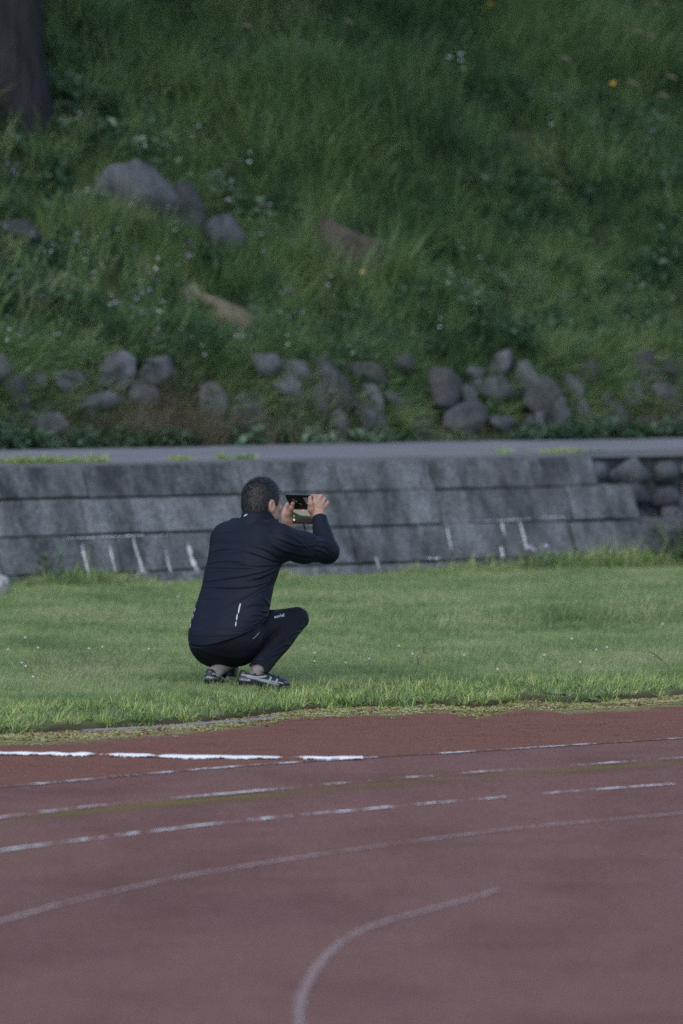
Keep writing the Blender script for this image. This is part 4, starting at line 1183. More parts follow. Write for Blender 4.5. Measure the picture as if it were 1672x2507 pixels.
B.chain([Z6(960, 640, .365), Z6(880, 500, .352), Z6(868, 380, .346), Z6(862, 255, .352)], [.018, .0145, .0115, .0095], .010)
# left hand: thumb in front of the cover, fingers behind it
B.cone(WRL, Z6(390, 740, .497), .026, .026, .02)
B.ell(Z6(385, 700, .500), (.023, .024, .034), np.array([[.8, -.6, 0], [.6, .8, 0], [0, 0, 1]]), .015)
B.ell(Z6(330, 640, .508), (.020, .018, .034), None, .015)
B.chain([Z6(400, 740, .490), Z6(405, 600, .476), Z6(462, 480, .462), Z6(497, 372, .452)], [.019, .0150, .0118, .0098], .010)
for mcp, pip, dip, tip, r0 in ((Z6(325, 545, .512), Z6(375, 405, .520), Z6(450, 330, .545), Z6(560, 320, .550), .0098),
                               (Z6(310, 590, .525), Z6(340, 470, .545), Z6(440, 420, .565), Z6(560, 420, .555), .0100),
                               (Z6(325, 650, .535), Z6(345, 560, .560), Z6(450, 520, .575), Z6(560, 520, .560), .0095),
                               (Z6(350, 720, .540), Z6(380, 650, .562), Z6(460, 620, .575), Z6(550, 620, .562), .0086)):
    B.cone(Z6(385, 740, .510), mcp, .016, r0 * 1.25, .012)
    B.chain([mcp, pip, dip, tip], [r0 * 1.2, r0 * 1.05, r0 * .95, r0 * .8], .004)
skin = NT('skin')
w = skin.world()
col = skin.ramp(skin.noise(w, 40, 4), [(.3, (.33, .185, .135)), (.7, (.43, .26, .195))])
skin.set(color=col, rough=.55, spec=.35, sss=.12)
skin.b.inputs['Subsurface Radius'].default_value = (.008, .003, .0015)
skin.bump(skin.noise(w, 260, 3), .35, .003)
V, F = B.mesh()
child('body', V, F, skin.m, person, True)
del B

# --- jacket
fab = NT('jacket_fabric')
w = fab.world()
col = fab.ramp(fab.noise(w, 14, 3), [(.3, (.0072, .0098, .0182)), (.7, (.0092, .0122, .0218))])
fab.set(color=col, rough=.58, spec=.12, sheen=.0)
fab.bump(fab.noise(w, 900, 2), .15, .001)
J = Field((-.80, 23.80, .12), (0.10, 24.64, .95), .0031)
TJ = torso_tables(0.0)
J.add(torso_fn(TJ, .12, NECK[2] + .035), (-.8, 23.8, .1), (-.1, 24.5, .85), .0)
J.cone(SHL + FW * -.01, NECK + [-.01, 0, -.045], .066, .066, .05); J.cone(NECK + [.01, 0, -.045], SHR, .068, .080, .05)
# sleeves, cut at the cuffs
uR = (WRR - ELR) / np.linalg.norm(WRR - ELR); uL = (WRL - ELL) / np.linalg.norm(WRL - ELL)
cR, cL = WRR - uR * .004, WRL - uL * .012
J.chain([SHR, (SHR + ELR) / 2 + [0, 0, -.004], ELR], [.080, .070, .056], .035)
J.cone(ELR, WRR, .056, .037, .02, cut=(cR, uR))
J.chain([SHL, (SHL + ELL) / 2, ELL], [.068, .062, .054], .035)
J.cone(ELL, WRL, .052, .037, .02, cut=(cL, uL))
J.cone(WRR - uR * .016, WRR + uR * .05, .0325, .0325, .0, op='s'); J.cone(WRL - uL * .022, WRL + uL * .05, .0325, .0325, .0, op='s')
# hem: a plane, low across the back and rising to the front right
hem0 = PP(548, 1566, -.16)
hn = np.array([0, 0, -1.0]) + .42 * FW + .10 * RT
hn /= np.linalg.norm(hn)
J.clip(lambda x, y, z: np.where(np.hypot(x - PEL[0], y - PEL[1]) < .45, (x - hem0[0]) * hn[0] + (y - hem0[1]) * hn[1] + (z - hem0[2]) * hn[2], -1.0))
# neck opening
J.cone(NECK + [0, .0, -.03], HL(0, -.01, -.03), .060, .062, .004, op='s')
V, F = J.mesh(); del J

def vnormals(V, F):
    n = np.zeros_like(V); a = np.cross(V[F[:, 2]] - V[F[:, 0]], V[F[:, 3]] - V[F[:, 1]])
    for k in range(4): np.add.at(n, F[:, k], a)
    return n / (np.linalg.norm(n, axis=1)[:, None] + 1e-12)
def bvh(V, F): return BVHTree.FromPolygons([tuple(p) for p in V], [tuple(int(i) for i in f) for f in F])
def cast(bv, px, py):
    d = Vector(ray(px, py)).normalized(); o = Vector((0, 0, CAMH)) + d * 20
    h = bv.ray_cast(o, d)
    return (np.array(h[0]), np.array(h[1])) if h[0] is not None else (None, None)
def folds(V, F, lines, smooth=2):
    """raise cloth folds: each line (photo px points, height, half width, bias) becomes a ridge with a valley below it"""
    bv = bvh(V, F); N = vnormals(V, F); D = np.zeros(len(V))
    for pts, amp, sig in lines:
        amp, sig = amp * .72, sig * (.62 if sig < .0095 else .8)
        p = np.array(pts, float); d = np.r_[0, np.cumsum(np.linalg.norm(np.diff(p, axis=0), axis=1))]
        m = max(6, int(d[-1] / 4)); s = np.linspace(0, d[-1], m)
        x, y = np.interp(s, d, p[:, 0]), np.interp(s, d, p[:, 1])
        if m > 8:
            ker = np.ones(5) / 5; x[2:-2] = np.convolve(x, ker, 'valid'); y[2:-2] = np.convolve(y, ker, 'valid')
        C = []
        for a, b, t in zip(x, y, s / d[-1]):
            h, _ = cast(bv, a, b)
            if h is not None: C.append((*h, math.sin(math.pi * min(1, max(0, .08 + .84 * t))) ** .6))
        if len(C) < 2: continue
        C = np.array(C)
        sel = np.where(((V > C[:, :3].min(0) - 4 * sig) & (V < C[:, :3].max(0) + 4 * sig)).all(1))[0]
        if not len(sel): continue
        vs = V[sel]; best = np.full(len(sel), 1e9); env = np.zeros(len(sel)); dz = np.zeros(len(sel))
        for i in range(len(C) - 1):
            a, b = C[i, :3], C[i + 1, :3]; ab = b - a; t = np.clip(((vs - a) @ ab) / (ab @ ab + 1e-12), 0, 1)
            c_ = a + t[:, None] * ab; r = vs - c_; dd = np.linalg.norm(r, axis=1); k = dd < best
            best[k] = dd[k]; env[k] = (C[i, 3] * (1 - t) + C[i + 1, 3] * t)[k]; dz[k] = r[k, 2]
        u = best / sig
        prof = np.exp(-u ** 2) - .55 * np.exp(-((best - 1.7 * sig) / sig) ** 2) * (dz < 0)
        D[sel] += amp * env * prof
    return V + N * D[:, None]
def z1(*uv): return [Z1(u, v) for u, v in uv]
jl = [
 (z1((240, 790), (300, 745), (400, 722), (520, 720)), .0045, .007), (z1((240, 870), (320, 838), (460, 832), (640, 850)), .005, .007),
 (z1((205, 1020), (300, 1012), (450, 988), (600, 968), (760, 930), (900, 872)), .006, .007), (z1((195, 1068), (300, 1072), (450, 1078), (600, 1075), (720, 1055), (830, 1010)), .006, .007),
 (z1((235, 890), (400, 892), (560, 900), (700, 895)), .004, .006), (z1((330, 1290), (500, 1212), (620, 1152), (720, 1092), (820, 1030)), .005, .008),
 (z1((950, 848), (850, 825), (700, 770), (540, 728)), .006, .008), (z1((948, 855), (850, 870), (700, 880), (560, 862)), .005, .007),
 (z1((940, 870), (850, 932), (740, 985), (620, 1015)), .005, .008), (z1((900, 790), (780, 720), (640, 690)), .004, .009),
 (z1((815, 490), (830, 525), (900, 515)), .004, .006), (z1((1070, 560), (1085, 600), (1140, 625)), .005, .006), (z1((1150, 655), (1180, 695), (1250, 690)), .005, .006),
 (z1((860, 610), (960, 650), (1060, 690), (1180, 705)), .005, .009), (z1((850, 680), (950, 740), (1080, 775), (1220, 790)), .005, .010), (z1((990, 800), (1100, 830), (1250, 835)), .004, .010),
 (z1((1235, 630), (1290, 602), (1350, 625), (1405, 700)), .006, .006), (z1((1250, 655), (1330, 650), (1395, 725), (1425, 790)), .006, .006), (z1((1235, 600), (1300, 570), (1370, 590)), .004, .006), (z1((1300, 690), (1370, 740), (1410, 810)), .005, .007),
 (z1((735, 1285), (780, 1302), (825, 1292)), .007, .007), (z1((690, 1410), (760, 1362), (825, 1312)), .006, .008), (z1((740, 1140), (800, 1205), (830, 1255)), .006, .010), (z1((640, 1330), (720, 1320), (800, 1345)), .005, .009),
 (z1((470, 505), (600, 524), (720, 490)), .004, .009), (z1((350, 575), (480, 562), (600, 535)), .004, .010), (z1((700, 500), (800, 540), (900, 580)), .004, .012),
 (z1((120, 1390), (260, 1350), (420, 1340)), .004, .012), (z1((110, 1470), (280, 1440), (470, 1450), (650, 1420)), .003, .010), (z1((300, 640), (480, 650), (640, 630)), .003, .014), (z1((560, 1260), (680, 1220), (790, 1230)), .004, .010),
 (z1((85, 1530), (250, 1535), (450, 1530), (620, 1490), (730, 1430)), -.003, .0035),
 (z1((400, 760), (520, 752), (640, 768)), .003, .006), (z1((420, 860), (560, 866), (700, 850)), .003, .006), (z1((260, 930), (380, 922), (520, 930)), .003, .006), (z1((600, 1000), (720, 990), (860, 920)), .004, .006),
 (z1((930, 870), (880, 930), (850, 1000)), .004, .007), (z1((880, 900), (830, 980), (800, 1080)), .004, .008), (z1((620, 1180), (700, 1130), (780, 1100)), .003, .007),
 (z1((880, 560), (1000, 600), (1090, 650), (1180, 730)), .004, .008), (z1((930, 830), (1020, 820), (1120, 850)), .003, .007), (z1((1200, 720), (1300, 740), (1390, 800)), .004, .007), (z1((1260, 690), (1340, 700), (1410, 760)), .005, .006),
 (z1((1320, 540), (1380, 600), (1420, 680)), .003, .007), (z1((450, 1480), (600, 1460), (720, 1400)), .003, .007), (z1((560, 1390), (680, 1380), (780, 1340)), .004, .008), (z1((160, 1180), (300, 1170), (440, 1190)), .003, .009), (z1((780, 460), (860, 490), (960, 510)), .003, .007),
 # cuff seam
 (z1((1222, 520), (1275, 502), (1330, 512)), -.004, .003), (z1((1190, 500), (1260, 560), (1300, 640)), .0, .004),
]
Vj = folds(V, F, jl)
# large soft unevenness of cloth
nz = (fbm(Vj[:, 0] * 11 + Vj[:, 1] * 5, Vj[:, 2] * 17, 90) - .5)
Vj = Vj + vnormals(Vj, F) * (nz * .007)[:, None]
jacket = child('jacket', Vj, F, fab.m, person, True)
bvJ = bvh(Vj, F)

# collar: a standing band round the neck
Cc = Field(NECK - .16, NECK + .18, .0030)
ca = HL(0, -.012, -.05) - NECK; ca = ca + np.array([-.01, .0, .02]); ca /= np.linalg.norm(ca)
c0 = NECK + np.array([.006, 0.0, -.025]); 
def collar_fn(x, y, z):
    p = [x - c0[0], y - c0[1], z - c0[2]]
    h = p[0] * ca[0] + p[1] * ca[1] + p[2] * ca[2]
    u = (p[0] - h * ca[0]) * HR[0] + (p[1] - h * ca[1]) * HR[1] + (p[2] - h * ca[2]) * HR[2]
    v = (p[0] - h * ca[0]) * HF[0] + (p[1] - h * ca[1]) * HF[1] + (p[2] - h * ca[2]) * HF[2]
    rr = np.sqrt((u / .97) ** 2 + (v / 1.06) ** 2)
    R0 = .084 - .16 * (h - .03)
    top = .090 - .32 * np.clip(v, -.01, .1)
    return np.maximum(np.maximum(np.abs(rr - R0) - .0036, h - top), .0 - h)
Cc.add(collar_fn, NECK - .16, NECK + .18, .0)
V, F = Cc.mesh()
collar = child('collar', V, F, fab.m, person, True); collar.parent = jacket; collar.location = (0, 0, 0)
bvC = bvh(V, F)

# --- trousers
tro = NT('trouser_fabric')
w = tro.world()
tro.set(color=tro.ramp(tro.noise(w, 16, 3), [(.3, (.0052, .0062, .0105)), (.7, (.0068, .0080, .0130))]), rough=.55, spec=.14, sheen=.0)
tro.bump(tro.noise(w, 800, 2), .15, .001)
T_ = Field((-.80, 23.80, .03), (.02, 24.56, .46), .0036)
T_.ell(PP(549, 1560, -.01), (.166, .150, .139), np.array([RT, FW, UP]), .0)
T_.ell(PP(520, 1568, -.045), (.105, .10, .118), None, .05); T_.ell(PP(588, 1568, -.075), (.105, .10, .115), None, .05)
T_.chain([HIR + [.02, .0, 0], (HIR + KNR) / 2 + [0, 0, .004], KNR], [.098, .078, .056], .03)
cuffd = CUR - KNR; cuffL = np.linalg.norm(cuffd); cuffd /= cuffL
cutR = CUR
T_.cone(KNR, KNR + cuffd * .17, .055, .054, .0015); T_.cone(KNR + cuffd * .17, CUR + cuffd * .03, .054, .046, .0015, cut=(cutR, np.array([-.42, -.1, -.90])))
T_.chain([HIL, (HIL + KNL) / 2, KNL], [.098, .080, .058], .03)
cuffl = ANL - KNL; cuffl /= np.linalg.norm(cuffl)
cutL = CUL + [0, 0, -.028]
T_.cone(KNL, CUL + [0, 0, -.03], .056, .034, .012, cut=(cutL, np.array([-.15, -.1, -.98])))
T_.cone(ANR, CUR + cuffd * -.02, .030, .037, .0, op='s')
_tt = torso_fn(torso_tables(-.010), -1, 2)
T_.clip(lambda x, y, z: np.where(((x - hem0[0]) * hn[0] + (y - hem0[1]) * hn[1] + (z - hem0[2]) * hn[2] < .004) & ((x - PEL[0]) * RT[0] + (y - PEL[1]) * RT[1] < .145), _tt(x, y, z), -1.0))
V, F = T_.mesh(); del T_
tl = [(z1((830, 1320), (842, 1380), (815, 1450), (780, 1500)), .004, .006), (z1((880, 1390), (850, 1480), (770, 1590)), .003, .005), (z1((930, 1380), (900, 1455), (820, 1570)), .003, .005), (z1((980, 1370), (950, 1440), (880, 1540)), .003, .005), (z1((1030, 1370), (990, 1450), (920, 1540)), .003, .005),
      (z1((1165, 1335), (1120, 1390), (1050, 1425)), .004, .006), (z1((1172, 1425), (1110, 1432), (1040, 1475)), .005, .006), (z1((1140, 1490), (1070, 1478), (1000, 1530)), .005, .007), (z1((1060, 1590), (960, 1598), (870, 1660)), .004, .008), (z1((1000, 1540), (940, 1560), (850, 1640)), .004, .007),
      (z1((880, 1690), (800, 1715), (690, 1735)), .004, .007), (z1((950, 1650), (860, 1700), (760, 1770)), .004, .007), (z1((1130, 1270), (1090, 1330), (1010, 1370)), .003, .008), (z1((660, 1750), (800, 1650), (950, 1540), (1060, 1440)), -.004, .005),
      (z1((650, 1600), (700, 1540), (760, 1470)), .003, .007), (z1((200, 1650), (350, 1700), (520, 1720), (640, 1690)), .003, .012)]
Vt = folds(V, F, tl)
Vt = Vt + vnormals(Vt, F) * ((fbm(Vt[:, 0] * 12 + Vt[:, 1] * 6, Vt[:, 2] * 16, 95) - .5) * .006)[:, None]
trousers = child('trousers', Vt, F, tro.m, person, True)
bvT = bvh(Vt, F)

# --- hair: close shell plus short strands
Hh = Field(HC - .17, HC + .17, .0030)
Hh.ell(HL(0, -.014, .031), (.0825, .1015, .0915), HM, .0); Hh.ell(HL(0, -.050, -.025), (.066, .058, .060), HM, .03)
hx = np.array([-.13, -.06, -.042, -.034, -.004, .006, .024, .034, .050, .075, .12]); hy = np.array([-.088, -.080, -.060, .018, .020, -.020, -.024, .010, .040, .058, .066])
def hairline(x, y, z):
    p = [x - HC[0], y - HC[1], z - HC[2]]
    f = p[0] * HF[0] + p[1] * HF[1] + p[2] * HF[2]; u = p[0] * HU[0] + p[1] * HU[1] + p[2] * HU[2]
    return (np.interp(f, hx, hy) - u) * .8
Hh.clip(hairline)
V, F = Hh.mesh()
N = vnormals(V, F)
lf = (V - HC) @ HM.T
V = V + N * ((fbm(lf[:, 0] * 60 + lf[:, 1] * 30, lf[:, 2] * 45, 14) - .5) * .006)[:, None]
hairm = NT('hair')
w = hairm.world((60, 60, 14))
hairm.set(color=hairm.ramp(hairm.noise(w, 6, 4, .7), [(.35, (.006, .0058, .006)), (.62, (.018, .017, .018)), (.85, (.06, .058, .058))]), rough=.5, spec=.4)
hair = child('hair', V, F, hairm.m, person, True)
rh = np.random.default_rng(4)
ok = np.where((lf[:, 2] > -.09))[0]; pick = rh.choice(ok, 7000)
whorl = np.array([-.02, -.055, .10])
SV, SF = [], []
for i in pick:
    p = V[i]; n_ = N[i]; l = lf[i]
    fl = l - whorl; fl = fl / (np.linalg.norm(fl) + 1e-6)
    top = max(0, l[2] - .03) / .09
    dl_ = fl * np.array([1, 1, .6]) + np.array([.0, .25 * top, -.9 * (1 - top)]) + rh.normal(0, .30, 3)
    t = dl_ @ HM; t = t - n_ * (t @ n_); t /= np.linalg.norm(t) + 1e-9
    L = rh.uniform(.012, .026) * (.7 + .8 * top); sd = np.cross(t, n_); wdt = rh.uniform(.0006, .0012)
    a = p + n_ * -.001; b = p + t * L * .5 + n_ * rh.uniform(.001, .0025); c = p + t * L + n_ * rh.uniform(.0, .0050 + .004 * top)
    o = len(SV); SV += [a - sd * wdt, a + sd * wdt, b + sd * wdt, b - sd * wdt, c]; SF += [(o, o + 1, o + 2, o + 3), (o + 3, o + 2, o + 4)]
st = NT('hair_strand'); gi_ = st.n('ShaderNodeNewGeometry')
st.set(color=st.ramp(gi_.outputs['Random Per Island'], [(.0, (.006, .0056, .0056)), (.75, (.016, .0145, .014)), (.90, (.035, .032, .031)), (1.0, (.085, .082, .080))]), rough=.45, spec=.45)
so = child('hair_strands', SV, SF, st.m, person); so.parent = hair; so['kind'] = 'stuff'
# brows and eyes
eyem = plain('eye_white', (.7, .69, .67), .3); irism = plain('iris', (.02, .012, .008), .2); browm = plain('brow_hair', (.012, .011, .011), .7)
ev, ef = ico(3)
for sg in (-1, 1):
    e = child('eye', ev * .0115 + HL(sg * .031, .069, .002), ef, eyem, person, True)
    ir = child('iris', ev * np.array([.0055, .0055, .0055]) + HL(sg * .031, .0765, .002), ef, irism, person, True); ir.parent = e
    V, F = stalk([HL(sg * .013, .089, .018), HL(sg * .032, .086, .024), HL(sg * .050, .073, .018)], [.003, .0045, .002], 6); child('eyebrow', V, F, browm, person, True)

# --- printed marks and reflective tapes, laid on the cloth
refl = NT('reflective_white'); refl.set(color=(.42, .44, .47), rough=.5)
def text_geo(body, bold=.0):
    cu = bpy.data.curves.new('lettering', 'FONT'); cu.body = body; cu.align_x = 'CENTER'; cu.align_y = 'CENTER'; cu.offset = bold; cu.resolution_u = 3
    ob = bpy.data.objects.new('lettering', cu)
    me = bpy.data.meshes.new_from_object(ob)
    v = np.array([p.co[:2] for p in me.vertices]); f = [tuple(p.vertices) for p in me.polygons]
    bpy.data.objects.remove(ob); bpy.data.curves.remove(cu); bpy.data.meshes.remove(me)
    return v, f
def lay(bv, v2, f, name, m, parent, lift=.0016):
    out, last = [], None
    for a, b in v2:
        h, n_ = cast(bv, a, b)
        if h is None: h, n_ = last
        last = (h, n_)
        out.append(h + n_ * lift - np.array([0, .0006, 0]))
    o = child(name, out, f, m, person); o.parent = parent
    return o
def strip(bv, pts, hw, name, m, parent, lift=.0015):
    p = np.array(pts, float); d = np.r_[0, np.cumsum(np.linalg.norm(np.diff(p, axis=0), axis=1))]
    n_ = max(5, int(d[-1] / 2)); s = np.linspace(0, d[-1], n_); x, y = np.interp(s, d, p[:, 0]), np.interp(s, d, p[:, 1])
    tx, ty = np.gradient(x), np.gradient(y); l = np.hypot(tx, ty)
    v2, f = [], []
    for j in range(n_):
        k = hw * (.45 + .55 * math.sin(math.pi * (j + .5) / n_))
        v2 += [(x[j] - ty[j] / l[j] * k, y[j] + tx[j] / l[j] * k), (x[j] + ty[j] / l[j] * k, y[j] - tx[j] / l[j] * k)]
    f = [(2 * j, 2 * j + 1, 2 * j + 3, 2 * j + 2) for j in range(n_ - 1)]
    return lay(bv, v2, f, name, m, parent, lift)
strip(bvJ, z1((556, 1222), (545, 1262), (535, 1315)), 1.8, 'reflective_tape', refl.m, jacket)
strip(bvJ, z1((526, 1322), (519, 1378)), 1.5, 'reflective_tape', refl.m, jacket)
strip(bvJ, z1((516, 1390), (510, 1432)), 1.3, 'reflective_tape', refl.m, jacket)
for a, b in (((146, 1265), (134, 1300)), ((130, 1320), (116, 1360)), ((104, 1405), (94, 1450))):
    strip(bvJ, z1(a, b), .8, 'reflective_tape', refl.m, jacket)
strip(bvT, z1((664, 1548), (696, 1520), (728, 1485)), .5, 'reflective_tape', refl.m, trousers)
v, f = text_geo('mont·bell', .02); ang = math.radians(-13)
v = v / (v[:, 0].max() - v[:, 0].min()) * 24.5; v[:, 1] *= 1.5
lay(bvT, [(683.2 + a * math.cos(ang) + b * math.sin(ang), 1508.5 + a * math.sin(ang) - b * math.cos(ang)) for a, b in v], f, 'chest_lettering' if False else 'lettering', refl.m, trousers)
V2 = [(597.5, 1264.5), (599.5, 1261), (603, 1259), (606, 1258.3), (605, 1261.5), (601.5, 1263), (599, 1265)]
lay(bvC, V2, [tuple(range(7))], 'logo', refl.m, jacket)

# --- short grey socks
sockm = plain('sock', (.20, .175, .165), .9)
for an, top_ in ((ANR, KNR), (ANL, KNL)):
    d_ = (top_ - an) / np.linalg.norm(top_ - an)
    cu_ = CUR if an is ANR else CUL + [-.01, 0, .03]
    V, F = stalk([an + [0, 0, -.04], an, an * .55 + cu_ * .45, cu_ * 1.0, cu_ + d_ * .05], [.0300, .0300, .0345, .0385, .0390], 14); child('sock', V, F, sockm, person, True)
# --- shoes
shoe_u = NT('shoe_upper'); shoe_u.set(color=(.012, .013, .017), rough=.30, spec=.5)
silver = NT('shoe_silver'); silver.set(color=(.25, .26, .26), rough=.45, spec=.5)
grey_toe = NT('shoe_toe'); grey_toe.set(color=shoe_lp if False else (.30, .33, .36), rough=.6)
solem = plain('shoe_sole', (.05, .05, .052), .7)
lace = plain('shoe_lace', (.012, .012, .013), .8)
def shoe(origin, heading, label_text, mirror, lift=.0):
    """local x = forward from the heel, y = to the left, z up"""
    ch_, sh_ = math.sin(heading), math.cos(heading)     # heading measured from +Y towards +X
    fx = np.array([ch_, sh_, 0]); fy = np.array([-sh_, ch_, 0])
    def W(p):
        p = np.atleast_2d(np.asarray(p, float)); p = p * .90; return origin + p[:, :1] * fx + p[:, 1:2] * fy + p[:, 2:3] * UP
    S_ = Field((-.02, -.07, -.005), (.31, .07, .125), .0030)
    S_.ell((.048, 0, .050), (.047, .035, .050), None, .0)
    S_.ell((.100, 0, .045), (.065, .037, .048), None, .03)
    S_.ell((.160, 0, .036), (.070, .044, .042), None, .03)
    S_.ell((.222, -.004 * mirror, .030), (.068, .045, .030), None, .03)
    S_.cone((.075, 0, .075), (.14, 0, .062), .030, .026, .02)
    S_.ell((.028, 0, .088), (.020, .024, .018), None, .015)
    S_.clip(lambda x, y, z: .010 - z + 0 * x + 0 * y)
    S_.cone((.062, 0, .135), (.070, 0, .07), .036, .027, .006, op='s')
    V, F = S_.mesh()
    sh = child('shoe', W(V), F, shoe_u.m, person, True)
    bv = bvh(V, F)
    # sole
    t = np.linspace(0, 2 * math.pi, 40, endpoint=False)
    cx = .142 + .148 * np.cos(t); wv = np.interp(cx, [0, .03, .09, .14, .2, .25, .29], [.018, .036, .036, .037, .047, .043, .012])
    yy = np.sin(t) * wv / np.maximum(np.abs(np.sin(t)), .35) * np.clip(np.abs(np.sin(t)) * 1.2, 0, 1)
    low = np.c_[cx, yy * .96, np.full(40, .0)]; mid_ = np.c_[cx, yy * 1.04, np.full(40, .010)]; hi = np.c_[cx, yy, .020 + .006 * (cx < .08)]
    Vs = np.r_[low, mid_, hi]; Fs = [(k * 40 + j, k * 40 + (j + 1) % 40, (k + 1) * 40 + (j + 1) % 40, (k + 1) * 40 + j) for k in range(2) for j in range(40)] + [tuple(range(39, -1, -1)), tuple(range(80, 120))]
    so_ = child('sole', W(Vs), Fs, solem, person); so_.parent = sh
    def side(pts, hw, m, name, sgn):
        """band given in (x, z) on one side of the upper"""
        p = np.array(pts, float); d = np.r_[0, np.cumsum(np.linalg.norm(np.diff(p, axis=0), axis=1))]; n_ = max(6, int(d[-1] / .006)); s = np.linspace(0, d[-1], n_)
        x, z = np.interp(s, d, p[:, 0]), np.interp(s, d, p[:, 1]); tx, tz = np.gradient(x), np.gradient(z); l = np.hypot(tx, tz); vv = []
        for j in range(n_):
            for g in (-1, 1):
                a, b = x[j] - g * tz[j] / l[j] * hw, z[j] + g * tx[j] / l[j] * hw
                h = bv.ray_cast(Vector((a, sgn * .12, b)), Vector((0, -sgn, 0)))
                if h[0] is None: h = bv.find_nearest(Vector((a, sgn * .03, b)))
                vv.append(np.array(h[0]) + np.array(h[1]) * .0016)
        o = child(name, W(vv), [(2 * j, 2 * j + 1, 2 * j + 3, 2 * j + 2) for j in range(n_ - 1)], m, person); o.parent = sh
    for sgn in (-1, 1):
        side([(.012, .083), (.05, .076), (.09, .069), (.125, .070), (.145, .074)], .0045, silver.m, 'stripe', sgn)
        side([(.035, .073), (.09, .058), (.15, .041), (.21, .026)], .0040, silver.m, 'stripe', sgn)
        side([(.07, .066), (.13, .054), (.19, .042), (.235, .033)], .0030, silver.m, 'stripe', sgn)
        side([(.172, .068), (.155, .046), (.142, .022)], .0050, silver.m, 'stripe', sgn)
        side([(.205, .056), (.190, .038), (.178, .020)], .0050, silver.m, 'stripe', sgn)
        side([(.240, .030), (.262, .026), (.280, .022)], .0120, grey_toe.m, 'toe_cap', sgn)
    for k in range(5):
        xk = .135 + .021 * k
        vv = []
        for yv in np.linspace(-.022, .022, 7):
            h = bv.ray_cast(Vector((xk + .006 * math.sin(k * 2 + yv * 60), yv, .2)), Vector((0, 0, -1)))
            if h[0] is not None: vv.append(np.array(h[0]) + [0, 0, .002])
        if len(vv) > 2:
            a, b = stalk(W(np.array(vv)), [.0022] * len(vv), 5); o = child('lace', a, b, lace, person, True); o.parent = sh
    # words round the heel
    v, f = text_geo(label_text, .015); v = v / (v[:, 0].max() - v[:, 0].min()); vv = []
    arc = .070 if mirror > 0 else .085
    for a, b in v:
        al = a * arc; R_ = .05; th = al / R_
        if mirror > 0: th += .95
        z_ = .064 - .010 * abs(math.sin(th)) ** 1 + b * (.062 if mirror > 0 else .075)
        o_ = np.array([.05, 0, z_]) + .12 * np.array([-math.cos(th), -math.sin(th), 0])
        dr_ = Vector((.05, 0, z_)) - Vector(o_)
        h = bv.ray_cast(Vector(o_), dr_.normalized())
        if h[0] is None: h = bv.find_nearest(Vector(o_))
        vv.append(np.array(h[0]) + np.array(h[1]) * .0014)
    o = child('lettering', W(vv), f, refl.m, person); o.parent = sh
    return sh
shoe(SO_R, SH_R, 'LEATHER', 1)
shoe(SO_L, SH_L, 'OUTPARTY', -1)

# ------------------------------------------------------------------ phone in a flip case, held up in both hands
pc = PP(745, 1263.5, .450)
pr = np.array([.80, -.60, 0.]); pn = np.array([-.60, -.80, 0.0]); pu = UP
phone = empty('smartphone', tuple(pc)); tag(phone, 'smartphone in a black flip case held sideways, its screen showing the track', 'phone')
blk = plain('case_leather', (.008, .0085, .010), .55, .4); blk2 = plain('case_inside', (.006, .0065, .008), .5, .4)
def slab(c, ax, ay, az, hx_, hy_, hz_, m, name, parent, rad=.008, taper=0.0):
    """rounded slab: half sizes along ax, ay; thickness az"""
    pts = []
    for sx, sy, a0 in ((1, 1, 0), (-1, 1, 90), (-1, -1, 180), (1, -1, 270)):
        for k in range(5):
            a = math.radians(a0 + k * 22.5); pts.append((sx * (hx_ - rad) + rad * math.cos(a), sy * (hy_ - rad) + rad * math.sin(a)))
    n_ = len(pts); V = []
    for z in (-hz_, hz_): V += [c + ax * x + ay * y + az * z for x, y in pts]
    F = [tuple(range(n_ - 1, -1, -1)), tuple(range(n_, 2 * n_))] + [(j, (j + 1) % n_, n_ + (j + 1) % n_, n_ + j) for j in range(n_)]
    return child(name, V, F, m, parent)
body_ = slab(pc, pr, pu, pn, .0765, .0375, .006, blk, 'case', phone)
# screen: thin glowing picture on the near face
def emis(name, c, s=1.0):
    t = NT(name); t.set(color=(.006, .006, .006), rough=.4, spec=.08, emit=c, emits=s); return t.m
def quad2(name, pts, z, m, parent):
    o = child(name, [pc + pr * x + pu * y + pn * z for x, y in pts], [tuple(range(len(pts)))], m, phone)
    if parent is not None: o.parent = parent; 
    return o
scr = slab(pc + pn * .0063, pr, pu, pn, .071, .0335, .0006, plain('glass', (.005, .005, .006), .08, .5), 'screen', phone, .004)
hill2 = [(-.066, .022), (-.055, .017), (-.040, .011), (-.025, .006), (-.012, .003), (0, .0015), (.004, .0035), (.010, .001), (.020, .003), (.028, .0005), (.066, .001)]
quad2('screen_picture', [(-.066, .031), (-.066, .022)] + hill2[1:] + [(.066, .031)], .0075, emis('screen_sky', (.15, .15, .135), .9), scr)
quad2('screen_picture', hill2 + [(.066, -.004), (-.066, -.002)], .0075, emis('screen_hill', (.012, .022, .016), 1), scr)
quad2('screen_picture', [(-.066, -.002), (.066, -.004), (.066, -.010), (-.010, -.008), (-.066, -.031)], .0075, emis('screen_grass', (.012, .028, .010), 1), scr)
quad2('screen_picture', [(-.010, -.008), (.066, -.010), (.066, -.031), (-.066, -.031)], .0077, emis('screen_track', (.016, .010, .010), 1), scr)
quad2('record_timer', [(-.010, .0305), (.006, .0305), (.006, .026), (-.010, .026)], .0080, emis('timer_red', (.45, .06, .04), 1), scr)
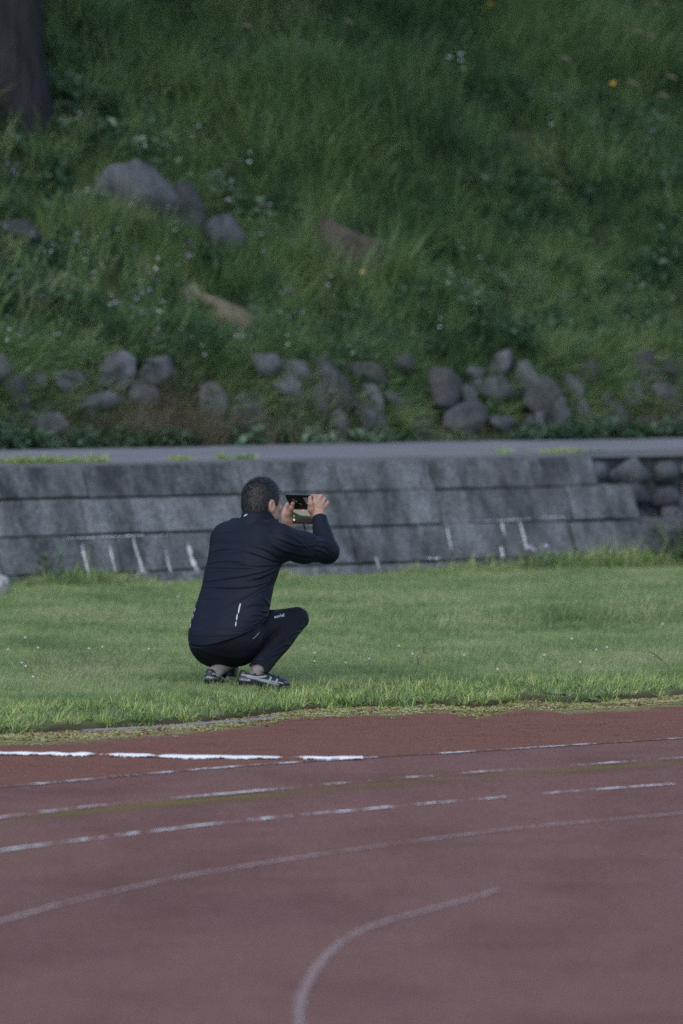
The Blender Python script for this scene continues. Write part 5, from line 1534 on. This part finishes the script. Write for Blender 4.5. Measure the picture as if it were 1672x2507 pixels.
def disc(x, y, r0, r1, m, name):
    t = np.linspace(0, 2 * math.pi, 18, endpoint=False)
    if r0 > 0:
        V = [(x + r0 * math.cos(a), y + r0 * math.sin(a)) for a in t] + [(x + r1 * math.cos(a), y + r1 * math.sin(a)) for a in t]
        o = child(name, [pc + pr * a + pu * b + pn * .0082 for a, b in V], [(j, (j + 1) % 18, 18 + (j + 1) % 18, 18 + j) for j in range(18)], m, phone)
    else:
        o = child(name, [pc + pr * (x + r1 * math.cos(a)) + pu * (y + r1 * math.sin(a)) + pn * .0082 for a in t], [tuple(range(18))], m, phone)
    o.parent = scr
disc(-.056, -.001, .0035, .0052, emis('ring_orange', (.35, .16, .08), 1), 'record_button'); disc(-.056, -.001, 0, .0018, emis('dot_red', (.35, .08, .05), 1), 'record_button')
disc(-.056, -.0185, 0, .0045, emis('dot_white', (.6, .6, .58), 1), 'shutter_button')
# timer digits
v, f = text_geo('00:02'); v = v / (v[:, 0].max() - v[:, 0].min()) * .0125
o = child('timer_digits', [pc + pr * (a - .002) + pu * (b + .0282) + pn * .0083 for a, b in v], f, emis('timer_digits', (.6, .5, .48), 1), phone); o.parent = scr
# cover flap opened upwards and leaning towards the holder
tilt = math.radians(38)
fu = pu * math.cos(tilt) + pn * math.sin(tilt); fn_ = pn * math.cos(tilt) - pu * math.sin(tilt)
hinge = pc + pu * .0385 + pn * .004
flap = slab(hinge + fu * .042, pr, fu, fn_, .0765, .041, .0022, blk2, 'cover_flap', phone, .010)
slab(hinge - pn * .001 + pu * .001, pr, pu, pn, .0755, .005, .005, blk, 'hinge', phone, .004)
ridge = plain('case_edge', (.10, .10, .11), .4)
def on_flap(pts, name, m, z=.0032):
    o = child(name, [hinge + pr * x + fu * y + fn_ * z for x, y in pts], [tuple(range(len(pts)))], m, phone); o.parent = flap; return o
on_flap([(.030, .070), (.056, .070), (.056, .030), (.030, .030)], 'card_pocket', plain('pocket_grey', (.26, .27, .29), .5))
on_flap([(-.07, .0125), (.07, .0125), (.07, .0118), (-.07, .0118)], 'seam', ridge, .0030)
# sticker lettering running down the flap at a slant
stk = plain('sticker_letters', (.30, .30, .28), .6)
for txt, x0, y0, sc_, rot_ in (('GLF', -.030, .048, .016, -40), ('mio', -.004, .028, .0125, -38)):
    v, f = text_geo(txt, .03); a_ = math.radians(rot_); vv = [(x0 + (a * math.cos(a_) - b * math.sin(a_)) * sc_, y0 + (a * math.sin(a_) + b * math.cos(a_)) * sc_) for a, b in v]
    o = child('sticker_lettering', [hinge + pr * x + fu * y + fn_ * .0033 for x, y in vv], f, stk, phone); o.parent = flap
V, F = stalk([hinge + pr * -.066 + fu * .0832, hinge + fu * .0836, hinge + pr * .066 + fu * .0832], [.0011, .0013, .0011], 5); o = child('edge_trim', V, F, ridge, phone, True); o.parent = flap
# strap hanging from the lower edge
sp_ = [PP(743.5, 1281, .452), PP(744.5, 1287, .452), PP(746.5, 1293, .455), PP(746.8, 1299, .455), PP(744.8, 1304, .452), PP(744.5, 1307, .452)]
V, F = stalk(sp_, [.0032, .0042, .0036, .0045, .0048, .0032], 6); child('strap', V, F, blk, phone, True)
